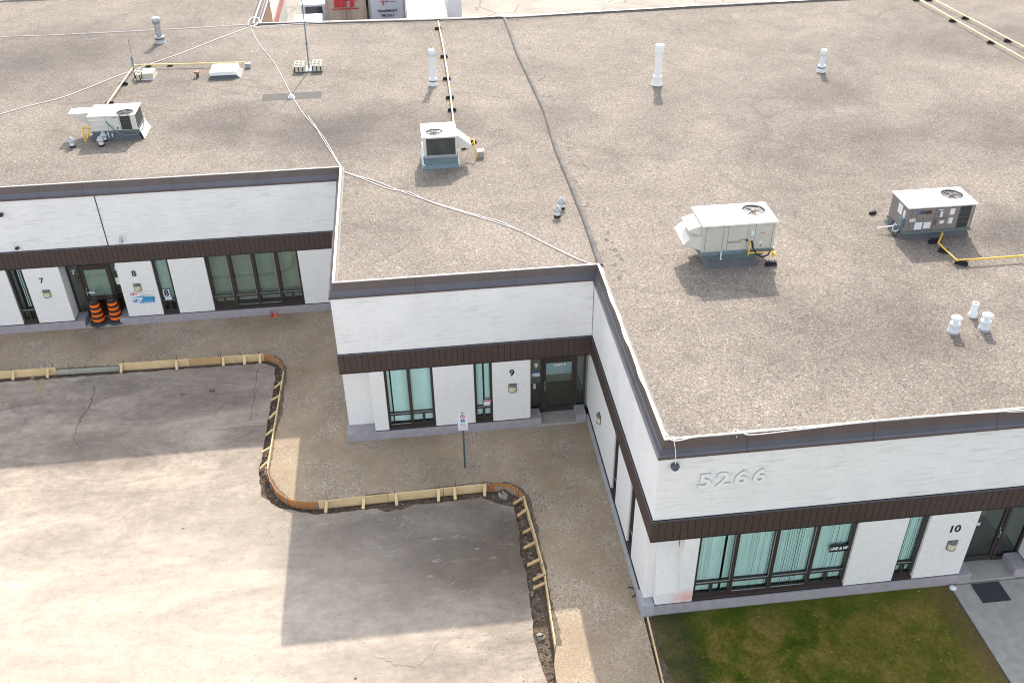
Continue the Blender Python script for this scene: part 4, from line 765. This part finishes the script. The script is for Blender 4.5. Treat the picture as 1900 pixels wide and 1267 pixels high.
q = G(268,149,T); MB().box(q.x-.42,q.x+.42,q.y-.06,q.y+.75,T+.01,T+.05).build('base_plate', M['pvc'], t_)
for k in range(3):
    o = cblock(q.x-.22,q.y+.08+k*.24,T+.055,PI/2 if k==0 else 0); tag(o,'upright hollow concrete block in the pile by the short antenna','concrete block','concrete blocks by the short antenna')
    o = cblock(q.x+.18,q.y+.08+k*.24,T+.055,0,True); tag(o,'flat concrete block in the pile by the short antenna','concrete block','concrete blocks by the short antenna')

# ------------------------------------------------------------- cables
def smooth(pts, n=5):
    out_ = []
    for i in range(len(pts)-1):
        p0,p1,p2,p3 = pts[max(i-1,0)],pts[i],pts[i+1],pts[min(i+2,len(pts)-1)]
        for k in range(n):
            t = k/n; out_.append(.5*((2*p1)+(-p0+p2)*t+(2*p0-5*p1+4*p2-p3)*t*t+(-p0+3*p1-3*p2+p3)*t**3))
    out_.append(pts[-1]); return out_
def cable(pix, label, z=T+.02, r=.012, jit=.02):
    P_ = [G(u_,v_,z) + Vector((rnd.uniform(-jit,jit),rnd.uniform(-jit,jit),0)) for u_,v_ in pix]
    return tag(MB().tube(smooth(P_), r, 6).build('cable', M['cable']), label, 'cable')
cable([(-6,214),(50,198),(110,183),(160,165),(205,147),(240,134),(300,112),(340,98),(400,74),(462,51)], 'white cable curving from the left edge past the short antenna to the inner roof corner', r=.016)
cable([(-6,69),(90,66),(150,63),(295,56),(380,51),(462,46)], 'white cable running nearly straight behind the grey flue to the inner roof corner', r=.014)
w3 = [(465,48),(470,62),(480,80),(500,105),(512,122),(527,150),(540,176),(560,208),(580,230),(597,250),(610,272),(624,294),(637,316)]
cable(w3, 'white cable crossing the roof past the drain to the front corner, main strand')
cable([(637,318),(622,297),(606,268),(596,252),(583,232),(570,216)], 'loose second strand beside the cable near the front corner', jit=.04)
w4 = [(640,319),(662,326),(700,337),(745,355),(800,374),(850,389),(900,404),(935,414),(1000,447),(1060,476),(1090,487),(1117,494)]
cable(w4, 'white cable from the middle roof corner down to the unit 9 inner corner, main strand')
cable([(642,321),(668,330),(720,350),(760,358),(800,375),(860,394),(905,408),(960,427),(1030,460),(1085,484),(1117,496)], 'second white strand twisted round the cable above unit 9', jit=.05)
cable([(1118,498),(1135,556),(1150,585),(1156,610),(1170,650),(1185,690),(1205,735),(1222,775),(1236,804),(1250,817),(1290,811),(1335,807),(1360,804),(1366,796),(1378,803),(1400,806),(1500,794),(1640,779),(1760,770),(1905,760)], 'white cable lying inside the unit 10 coping and along its front edge', T+.085)
cable([(1119,500),(1130,550),(1147,590),(1158,625),(1174,662),(1188,700),(1208,742),(1226,783),(1242,812)], 'second white strand along the unit 10 side coping', T+.085, jit=.03)
cable([(1366,811),(1367,803),(1380,799),(1440,796),(1530,789),(1600,783),(1700,776),(1800,768),(1905,762)], 'upper white cable on gravel along the front right roof edge', T+.02)
cable([(470,50),(600,42),(700,39),(805,36),(815,33),(826,36),(925,31),(935,29),(948,32),(1060,25),(1200,17),(1330,9),(1440,3)], 'white cable fixed along the far roof edge', T+.10, .016)
P_ = [Vector((.30,.2,6.0)),Vector((.32,.08,5.99)),Vector((.345,-.07,5.75)),Vector((.37,-.09,5.38))]; tag(MB().tube(smooth(P_),.012,6).build('cable', M['cable']), 'short white wire hanging over the fascia to the dark flood lamp', 'cable')
m = MB(); pp = [G(u_,v_,T+.06) for u_,v_ in ((460,47),(463,38),(470,33),(478,34),(482,40),(476,46),(466,50))]; m.tube(smooth(pp),.03,6); tag(m.build('cable', M['cable']), 'coil of white cable looped at the far inner roof corner', 'cable')

# ------------------------------------------------------------- concrete forms around the new kerb line
def fboard(a, b, label, mat, z0=-.2, z1=.12, stakes=(), pins=(), side=1, smat='pine', slen=.22):
    a, b = Vector(a), Vector(b); d = (b-a).normalized(); nn = Vector((d.y,-d.x))*side; L = (b-a).length
    t_ = thing('form_board', label, 'form board', ((a.x+b.x)/2,(a.y+b.y)/2,z0), 'timber forms round the new kerb line')
    c = (a+b)/2; MB().obox(c, d, nn, L/2, .02, z0, z1).build('board', M[mat], t_, .004)
    for f_ in stakes:
        p_ = a+d*L*f_; q_ = rnd.uniform(-.25,.25); dd = (nn + d*q_).normalized(); e = Vector((-dd.y,dd.x)); c2 = p_+nn*.03; w2 = .045
        m_ = MB(); top, bot = z1-.06, z0+.02; l2 = slen*rnd.uniform(.85,1.15)
        vs = []
        for (s_, zt_) in ((0,top),(l2,bot)):
            for ww in (-w2,w2): vs.append((c2.x+dd.x*s_+e.x*ww, c2.y+dd.y*s_+e.y*ww, zt_)); vs.append((c2.x+dd.x*s_+e.x*ww, c2.y+dd.y*s_+e.y*ww, zt_+.05))
        m_.add(vs,[(0,1,3,2),(4,6,7,5),(0,4,5,1),(2,3,7,6),(1,5,7,3),(0,2,6,4)]); m_.build('stake', M[smat], t_)
    for f_ in pins:
        p_ = a+d*L*f_ - nn*.03; q_ = Vector((rnd.uniform(-.1,.1), rnd.uniform(-.05,.05), 0)); MB().tube([(p_.x,p_.y,z0),(p_.x+q_.x,p_.y+q_.y,z1+rnd.uniform(.1,.2))],.011,6).build('steel_pin', M['steel'], t_)
    return t_
fboard((-24.5,13.5),(-18.65,13.49),'yellow pine form board farthest left with two stakes','pine',stakes=(.75,.955),pins=(.75,.93,.98,.5))
fboard((-18.62,13.46),(-16.42,13.42),'low weathered grey form board between two taller pine boards','pineg',z1=.0,pins=(.2,.5,.8))
fboard((-16.4,13.42),(-13.9,13.385),'pine form board with a white and yellow stake, left of the stained board','pine',stakes=(.04,.82),pins=(.06,.3,.82))
fboard((-13.88,13.385),(-12.75,13.37),'orange-stained pine form board in the back row','pined',pins=(.9,))
fboard((-12.73,13.37),(-11.2,13.34),'pine form board ending at the curved ply corner in the back row','pine',stakes=(.05,.55,.92),pins=(.0,.5,.9))
def curved(pts, label, n_st=5, z0=-.2, z1=.1):
    P_ = smooth([Vector((x,y,0)) for x,y in pts], 6); t_ = thing('curved_form', label, 'form board', (P_[0].x,P_[0].y,z0), 'timber forms round the new kerb line'); m_ = MB(); n = len(P_); vs = []
    for off_ in (-.012,.012):
        for z in (z0,z1):
            for i, p_ in enumerate(P_):
                d = (P_[min(i+1,n-1)]-P_[max(i-1,0)]).normalized(); vs.append((p_.x+d.y*off_, p_.y-d.x*off_, z))
    fs = []
    for i in range(n-1): fs += [(i,i+1,n+i+1,n+i),(2*n+i,3*n+i,3*n+i+1,2*n+i+1),(n+i,n+i+1,3*n+i+1,3*n+i)]
    fs += [(0,n,3*n,2*n),(n-1,3*n-1,4*n-1,2*n-1)]; m_.add(vs,fs); m_.build('plywood_sheet', M['ply'], t_)
    for k in range(n_st):
        i = int((k+.5)*n/n_st); p_ = P_[min(i,n-1)]; d = (P_[min(i+1,n-1)]-P_[max(i-1,0)]).normalized(); c2 = (p_.x+d.y*.03, p_.y-d.x*.03)
        MB().tube([(c2[0],c2[1],z0),(c2[0]-.02,c2[1]+.02,z1+.08)],.014,6).build('steel_pin', M['alum'], t_)
    return t_
curved(arc1, 'orange plywood curve at the back left corner of the trench', 4)
curved(arc2, 'longest orange plywood curve at the left end of the middle board row', 8)
curved(arc3, 'orange plywood curve at the right end of the middle board row', 5)
fboard(side1[0],side1[1],'long pale form board running front to back on the left side','pine',z1=.12,stakes=(.12,.27,.44,.62,.80,.93),pins=(.1,.24,.4,.55,.62),side=1,slen=.30)
fboard((-8.83,5.31),(-6.75,5.345),'left pine board of the middle row with two stakes','pine',stakes=(.12,.66),pins=(.12,.66))
fboard((-6.73,5.345),(-5.05,5.38),'centre pine board of the middle row with a slanted stake','pine',stakes=(.14,.92),pins=(.1,.95))
fboard((-5.03,5.38),(-3.69,5.415),'right pine board of the middle row beside the ply curve','pine',stakes=(.25,.95),pins=(.3,.95))
fboard((-2.62,4.76),(-2.51,3.2),'farthest pale board of the right hand row with two stakes','pine',z1=.1,stakes=(.03,.35,.85),pins=(.2,.6),side=1,slen=.3,smat='pined')
fboard((-2.505,3.17),(-2.42,1.6),'second pale board of the right hand row with pine blocks','pine',z1=.11,stakes=(.2,.62,.98),pins=(.3,.8),side=1,slen=.34,smat='pined')
fboard((-2.435,1.56),(-2.47,.4),'third pale board of the right hand row','pine',z1=.1,stakes=(.2,),pins=(.5,),side=1,slen=.34,smat='pined')
fboard((-2.48,.36),(-2.50,-.75),'nearest sunlit board at the end of the right hand row','pine',z1=.1,pins=(.3,.97),side=1)
fboard((.07,-.12),(-.07,-3.6),'long light board between gravel path and lawn','pine',z0=-.2,z1=.04,pins=(.35,.55))
m = MB(); m.add([(.0,-.15,-.02),(.20,-.15,-.02),(.12,-1.2,-.02),(.3,-2.2,-.02),(.34,-4,-.02),(-.02,-4,-.02),(-.02,-1,-.02)],[(0,6,5,4,3,2,1)]); struct(m, 'trench_soil', M['soil'])
m = MB(); m.add([(-.12+.4*math.cos(a),.0,0) for a in (0,)],[]) if False else None
p = G(1172,1100,.02); tag(MB().tube([(p.x-.06,p.y+.22,.02),(p.x+.05,p.y+.2,.03),(p.x+.12,p.y+.05,.03),(p.x+.08,p.y-.08,.02),(p.x-.02,p.y-.12,.02)],.014,6).build('wire_offcut', M['rubber']), 'short curved black wire lying on gravel beside the side wall', 'wire')

# loose stones and clods, grass
def scatter(name, label, cat, n_, gen, mats, smin, smax):
    m_ = MB()
    for i in range(n_):
        x, y, z = gen(); s = rnd.uniform(smin,smax); a = rnd.random()*6.28; k = rnd.randrange(len(mats)); vs = []
        for q in range(5): r = s*rnd.uniform(.7,1.15); vs.append((x+math.cos(a+q*1.256)*r, y+math.sin(a+q*1.256)*r*.8, z))
        vs.append((x+rnd.uniform(-.2,.2)*s, y, z+s*rnd.uniform(.5,.9))); m_.add(vs,[(q,(q+1)%5,5) for q in range(5)],k)
    return tag(m_.build(name, mats), label, cat, kind='stuff')
def inpath():
    while True:
        x, y = rnd.uniform(-24,0), rnd.uniform(-4,16.1)
        if x < -10.6 and y < 13.6: continue
        if x < -7.9 and 8 < y and x > -10.3: return x, y, 0.
        if y > 8.0 and x > -8.0: continue
        if x < -2.3 and y < 5.6: continue
        if x < -10.2 and y < 13.6: continue
        return x, y, 0.
M['stone2'] = simple('pale_stone',(.44,.40,.34),.9,var=.2,scale=8); M['stone3'] = simple('brown_stone',(.20,.16,.12),.9,var=.3,scale=8)
scatter('gravel_stones','loose gravel strewn over the path beside the building','gravel',4500,inpath,[M['stone'],M['stone2'],M['stone3']],.008,.022)
def onlot():
    k = rnd.random()
    if k < .45:
        x = rnd.gauss(-3.7,.9); y = rnd.uniform(-2.5,5)
    elif k < .75: x, y = rnd.uniform(-20,-3), rnd.uniform(-3,12.8)
    else: x, y = rnd.uniform(-10.5,-3.2), rnd.gauss(4.5,.4)
    if x > -2.95: x = -3.05-rnd.random()*.4
    if x > -10.9 and y > 4.8: y = 4.6-rnd.random()*.3
    return x, y, -.12
scatter('paving_crumbs','small loose crumbs of stone scattered on the paving','crumbs',1500,onlot,[M['stone'],M['stone3'],M['soil']],.006,.022)
def intrench():
    k = rnd.random()
    if k < .3: return rnd.uniform(-10.75,-10.5), rnd.uniform(6.4,12.6), -.235
    if k < .45: return rnd.uniform(-10.7,-9), rnd.uniform(5.2,6.3), -.235
    if k < .7: return rnd.uniform(-8.8,-3), rnd.uniform(4.9,5.25), -.235
    return rnd.gauss(-2.75,.12), rnd.uniform(-2.4,4.9), -.235
scatter('soil_clods','dark clods and rubble in the trench beside the form boards','rubble',1800,intrench,[M['soil'],M['soil'],M['stone3'],M['stone']],.012,.05)
for (u_,v_,s) in ((934,918,.16),(1000,1068,.10),(1003,1180,.12),(986,1100,.07)):
    p = G(u_,v_,-.2); m = MB(); m.lathe((p.x,p.y,-.24),[(s,.0),(s*.95,s*.5),(s*.5,s*.9)],7,0,False); m.v = [(a+rnd.uniform(-.03,.03),b+rnd.uniform(-.03,.03),c_) for a,b,c_ in m.v]
    tag(m.build('rubble_lump', M['stone']), {934:'grey stone lump in the trench by the right ply curve',1000:'grey stone in the right trench between two stakes',1003:'grey rubble lump at the near end of the right trench',986:'small grey stone at the paving edge of the right trench'}[u_], 'stone')
m_ = MB(); V = []; F = []
for i in range(95000):
    x, y = rnd.uniform(.12,8.53+max(0,rnd.gauss(0,.03))), -.03-rnd.random()*3.6
    if x > 7.2 and rnd.random() < (x-7.2)*.75: continue
    if x < .8 and rnd.random() < .75-x*.7: continue
    h = rnd.uniform(.02,.055); a = rnd.random()*6.28; dx, dy = math.cos(a)*.005, math.sin(a)*.005; k = len(V)
    V += [(x-dx,y-dy,-.03),(x+dx,y+dy,-.03),(x+rnd.uniform(-.03,.03),y+rnd.uniform(-.03,.03),-.03+h)]; F.append((k,k+1,k+2))
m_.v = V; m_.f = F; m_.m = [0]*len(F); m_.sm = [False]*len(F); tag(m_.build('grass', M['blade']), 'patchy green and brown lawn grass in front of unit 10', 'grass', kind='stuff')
m_ = MB()
for q in range(70):
    x, y = rnd.uniform(.5,8.4), rnd.uniform(-3.5,-.2); s_ = rnd.uniform(.01,.026); a = rnd.random()*6; m_.add([(x+math.cos(a+k*1.57)*s_, y+math.sin(a+k*1.57)*s_*.6, .012+k*.003) for k in range(4)],[(0,1,2,3)])
tag(m_.build('leaf_litter', M['stone2']), 'tiny pale scraps and leaves scattered over the lawn', 'leaf litter', kind='stuff')
tag(MB().box(9.1,9.9,-.8,-.15,.001,.018).build('door_mat', M['mat']), 'dark square mat on the walkway before the unit 10 door', 'mat')
p = G(1768,1090,0); tag(MB().lathe((p.x,p.y,-.03),[(.09,0),(.10,.04),(.04,.09)],7,0,False).build('litter', M['pvc']), 'crumpled white litter at the lawn corner by the walkway', 'litter')

# ------------------------------------------------------------- barrels, cones, sign
def barrel(x, y, label):
    t_ = thing('traffic_barrel', label, 'traffic barrel', (x,y,.09), 'orange and black barrels at the doorway'); b0 = .09
    MB().lathe((x,y,b0),[(.36,0),(.36,.05),(.27,.06)],8 if label.startswith('left') else 24,0,False).build('rubber_base', M['cdark'] if not label.startswith('left') else M['fan'], t_)
    prof = [(.245,.06)]; z = .06; r = .245; m_ = MB()
    for i in range(9):
        z2 = .06+.93*(i+1)/9; r2 = .245-.075*(i+1)/9; m_.lathe((x,y,b0),[(r,z),(r-.004,z2)],24,1 if i%2 == 0 else 0); z, r = z2, r2
    m_.lathe((x,y,b0),[(.165,.99),(.14,1.02),(.13,1.06),(.10,1.06)],20,1); m_.build('drum', [M['orange'], M['brk']], t_)
    MB().tube([(x-.06,y,b0+1.06),(x-.05,y,b0+1.13),(x+.05,y,b0+1.13),(x+.06,y,b0+1.06)],.02,6).build('handle', M['cdark'], t_)
barrel(-17.72,16.36,'left orange and black striped traffic barrel in the unit 8 doorway'); barrel(-17.08,16.42,'right orange and black striped traffic barrel in the unit 8 doorway')
for x, lab_, mt in ((-11.13,'tiny dark red cone at the plinth below the four-pane window','red'),(-10.98,'tiny orange cone at the plinth below the four-pane window','orange')):
    t_ = thing('marker_cone', lab_, 'cone', (x,16.05,0)); MB().box(x-.06,x+.06,15.99,16.11,0,.015).build('base', M[mt], t_); MB().lathe((x,16.05,.015),[(.05,0),(.012,.24)],12).build('cone', M[mt], t_)
x, y = -4.29, 6.38; t_ = thing('parking_sign','white disabled no-parking sign on a green steel post in the gravel','sign',(x,y,0))
MB().box(x-.03,x+.03,y-.004,y+.004,0,2.22).box(x-.03,x-.022,y-.03,y-.004,0,1.5).box(x+.022,x+.03,y-.03,y-.004,0,1.5).build('post', M['grn'], t_)
sg = MB().box(x-.155,x+.155,y-.042,y-.036,1.72,2.2).build('sign_panel', M['wsign'], t_); s2 = MB().box(x-.145,x+.145,y-.042,y-.036,1.55,1.71).build('sign_panel', M['wsign'], t_)
def ring_y(cx,cz,r0,r1,yy,n=28):
    m_ = MB(); vs = [(cx+math.cos(2*PI*k/n)*r,yy,cz+math.sin(2*PI*k/n)*r) for r in (r0,r1) for k in range(n)]; m_.add(vs,[(k,(k+1)%n,n+(k+1)%n,n+k) for k in range(n)]); return m_
yy = y-.046; rr = ring_y(x,2.09,.062,.08,yy); rr.add([(x-.055,yy-.001,2.14),(x-.045,yy-.001,2.15),(x+.055,yy-.001,2.04),(x+.045,yy-.001,2.03)],[(0,3,2,1)]); rr.build('symbol', M['red'], sg)
text_part('lettering','P',M['black'],sg,(x,yy+.001,2.09),.12,bold=.003,depth=.001)
MB().box(x-.06,x+.06,yy,yy+.003,1.87,1.98).build('symbol', M['blue'], sg)
wc = MB(); wc.lathe((0,0,0),[(.001,0),(.001,.001)],4) if False else None
r2 = ring_y(x-.002,1.905,.018,.025,yy-.002,16); r2.box(x-.012,x-.004,yy-.004,yy-.002,1.905,1.955); r2.box(x-.004,x+.022,yy-.004,yy-.002,1.915,1.922); r2.box(x+.018,x+.026,yy-.004,yy-.002,1.885,1.92); r2.box(x-.014,x-.002,yy-.004,yy-.002,1.958,1.97); r2.build('symbol', M['wsign'], sg)
MB().box(x-.11,x+.11,yy,yy+.003,1.80,1.807).box(x-.08,x+.08,yy,yy+.003,1.765,1.772).build('fine_print', M['fan'], sg); MB().box(x-.10,x+.10,yy,yy+.003,1.66,1.667).box(x-.09,x+.09,yy,yy+.003,1.61,1.617).build('fine_print', M['fan'], s2)

# ------------------------------------------------------------- yard vehicles behind the building
def trailer(x0, x1, y, L, z0, z1, body, frame, label):
    t_ = thing('semi_trailer', label, 'trailer', ((x0+x1)/2,y,0), 'trailers backed up behind the building')
    MB().box(x0,x1,y+.06,y+L,z0,z1).build('box', body, t_, .03); f = MB(); f.box(x0,x0+.12,y,y+.06,z0,z1); f.box(x1-.12,x1,y,y+.06,z0,z1); f.box(x0+.12,x1-.12,y,y+.06,z1-.14,z1); f.box(x0+.12,x1-.12,y,y+.06,z0,z0+.12); f.build('door_frame', frame, t_)
    mx = (x0+x1)/2
    for a, b in ((x0+.125,mx-.008),(mx+.008,x1-.125)): MB().box(a,b,y+.01,y+.058,z0+.13,z1-.15).build('door', body, t_)
    ch = MB(); ch.box(x0+.6,x0+.8,y+.3,y+L-1,z0-.3,z0-.01); ch.box(x1-.8,x1-.6,y+.3,y+L-1,z0-.3,z0-.01); ch.box(x0+.3,x1-.3,y+.05,y+.15,.5,.6); ch.box(x0+.5,x0+.6,y+.05,y+.15,.6,z0); ch.box(x1-.6,x1-.5,y+.05,y+.15,.6,z0); ch.build('chassis', M['cdark'], t_)
    for k in range(2):
        for xx in (x0+.15,x1-.4):
            w_ = MB(); n = 20; cy, cz, r = y+2+k*1.3, .5, .5; vs = [(xa,cy+math.cos(2*PI*i/n)*r,cz+math.sin(2*PI*i/n)*r) for xa in (xx,xx+.25) for i in range(n)]; w_.add(vs,[(i,(i+1)%n,n+(i+1)%n,n+i) for i in range(n)]+[tuple(range(n)),tuple(range(n,2*n))]); w_.build('wheel', M['rubber'], t_)
    return t_, mx
t_, mx = trailer(-10.13,-7.46,50,13,1.2,4.05,M['tbeige'],M['tbeige'],'beige trailer with red IST lettering on its rear doors')
for dx in (-.45,-.12,.12,.45,-1.22,1.22): MB().tube([(mx+dx*.6 if abs(dx)<1 else mx+dx,49.96,1.35),(mx+dx*.6 if abs(dx)<1 else mx+dx,49.96,3.9)],.02,6).build('lock_rod', M['galv'], t_)
text_part('lettering','IST',M['red'],t_,(mx,49.94,2.55),.68,bold=.045,sx=1.7); MB().box(mx-.9,mx+.85,49.93,49.95,2.15,2.22).build('lettering_bar', M['red'], t_)
t_, mx = trailer(-7.28,-4.87,50,13,1.2,4.05,M['tblue'],M['galv'],'pale blue-white trailer lettered TRANSFREIGHT TMS ONLY on its rear')
text_part('lettering','TRANSFREIGHT',M['navy'],t_,(mx,49.95,1.92),.235,bold=.004,sx=.8); text_part('lettering','TMS ONLY',M['navy'],t_,(mx,49.95,1.62),.235,bold=.004,sx=.8)
MB().box(mx-.45,mx+.1,49.93,49.95,2.57,2.6).box(mx-.28,mx-.2,49.93,49.95,2.32,2.56).build('logo', M['red'], t_); text_part('lettering','TRANSFREIGHT',M['fan'],t_,(mx+.27,49.95,2.53),.1,depth=.002)
x0, x1, y, z1 = -4.82, -2.42, 42.4, 3.6
t_ = thing('box_truck','white box truck with dented roof and row of small rear lights','truck',((x0+x1)/2,y,0)); MB().box(x0,x1,y,y+8,.9,z1).build('cargo_box', M['twhite'], t_, .04)
rf = MB(); rf.add([(x0+.08,y+.35,z1+.004),(x1-.08,y+.35,z1+.004),(x1-.08,y+7.9,z1+.004),(x0+.08,y+7.9,z1+.004)],[(0,1,2,3)]); m = rf
for k in range(26): c = (rnd.uniform(x0+.3,x1-.3), rnd.uniform(y+.6,y+7)); m.box(c[0]-rnd.uniform(.05,.4),c[0]+rnd.uniform(.05,.4),c[1]-.02,c[1]+.02,z1+.005,z1+.012+k*.0003,1)
m.build('roof_sheet', [simple('dented_roof',(.42,.41,.41),.45,var=.3,scale=1.6,bump=1,bscale=2.5), M['galv']], t_); MB().box(x0+.02,x1-.02,y-.03,y,z1-.45,z1-.02).build('rear_header', M['twhite'], t_)
for dx in (-.95,-.18,0,.18,.95): MB().box((x0+x1)/2+dx-.05,(x0+x1)/2+dx+.05,y-.045,y-.031,z1-.27,z1-.19).build('marker_light', M['cdark'], t_)
MB().box(x0+.1,x1-.1,y-.02,y-.001,1.0,z1-.46).build('roller_door', M['wsign'], t_); MB().box(x0+.2,x1-.2,y+8.05,y+9.9,.6,2.5).build('cab', M['twhite'], t_, .1)
for yy_ in (y+1.6,y+9):
    for xx in (x0+.1,x1-.4):
        w_ = MB(); n = 18; vs = [(xa,yy_+math.cos(2*PI*i/n)*.48,.48+math.sin(2*PI*i/n)*.48) for xa in (xx,xx+.3) for i in range(n)]; w_.add(vs,[(i,(i+1)%n,n+(i+1)%n,n+i) for i in range(n)]+[tuple(range(n)),tuple(range(n,2*n))]); w_.build('wheel', M['rubber'], t_)
def van(x0, x1, y, label, top=2.3, L=5.0, roof='twhite', glassm='wind'):
    t_ = thing('cargo_van', label, 'van', ((x0+x1)/2,y,0), 'vans parked between wall and trailers'); m_ = MB()
    prof = [(y,.5),(y,top),(y+L*.60,top),(y+L*.72,1.45),(y+L,1.25),(y+L+.05,.5)]
    n = len(prof); vs = [(x0,a,b) for a,b in prof]+[(x1,a,b) for a,b in prof]; m_.add(vs,[(i,(i+1)%n,(i+1)%n+n,i+n) for i in range(n)]+[tuple(range(n)),tuple(range(n,2*n))]); m_.build('body', M[roof], t_, .08)
    MB().box(x0+.25,x1-.25,y-.012,y-.002,1.45,top-.12).build('rear_window', M[glassm], t_); a, b = prof[2], prof[3]; g = MB(); g.add([(x0+.12,a[0]+.06,a[1]-.03),(x1-.12,a[0]+.06,a[1]-.03),(x1-.1,b[0]+.03,b[1]+.06),(x0+.1,b[0]+.03,b[1]+.06)],[(0,1,2,3)]); g.build('windscreen', M[glassm], t_)
    for yy_ in (y+1,y+L-1):
        for xx in (x0-.02,x1-.2):
            w_ = MB(); k_ = 16; vs = [(xa,yy_+math.cos(2*PI*i/k_)*.35,.35+math.sin(2*PI*i/k_)*.35) for xa in (xx,xx+.22) for i in range(k_)]; w_.add(vs,[(i,(i+1)%k_,k_+(i+1)%k_,k_+i) for i in range(k_)]+[tuple(range(k_)),tuple(range(k_,2*k_))]); w_.build('wheel', M['rubber'], t_)
    return t_
van(-12.0,-10.25,45.6,'white van nearest the roof edge with dark windscreen','2'and 2.4,4.8); van(-11.85,-10.2,51.2,'white van behind another with blue-dark windscreen',2.2,4.6,'tblue')
t_ = thing('tarped_trailer','pale trailer with faded red stripe beside the brown yard wall','trailer',(-13.6,45,0)); MB().box(-15.2,-13.0,43.2,53,1.0,3.8).build('box', M['rcream'], t_, .03); MB().box(-12.999,-12.985,43.6,52.5,2.4,3.1).build('stripe', M['fstripe'], t_)
p = G(512,38,2.0); t_ = thing('utility_cabinet','grey-green utility cabinet at the foot of the brown yard wall','cabinet',(-12.2,42.2,0)); MB().box(-12.55,-11.7,41.6,42.6,0,2.3).build('cabinet', M['galvg'], t_, .03); MB().box(-12.4,-11.85,41.57,41.6,.3,2.1).build('door', M['pvc'], t_)
tag(MB().box(-1.95,-1.75,52.6,60,0,2.2).box(-1.75,-.9,52.6,52.75,0,1.8).build('steel_skip', M['tblue'], None, .02), 'pale blue steel panel standing right of the box truck', 'steel panel')
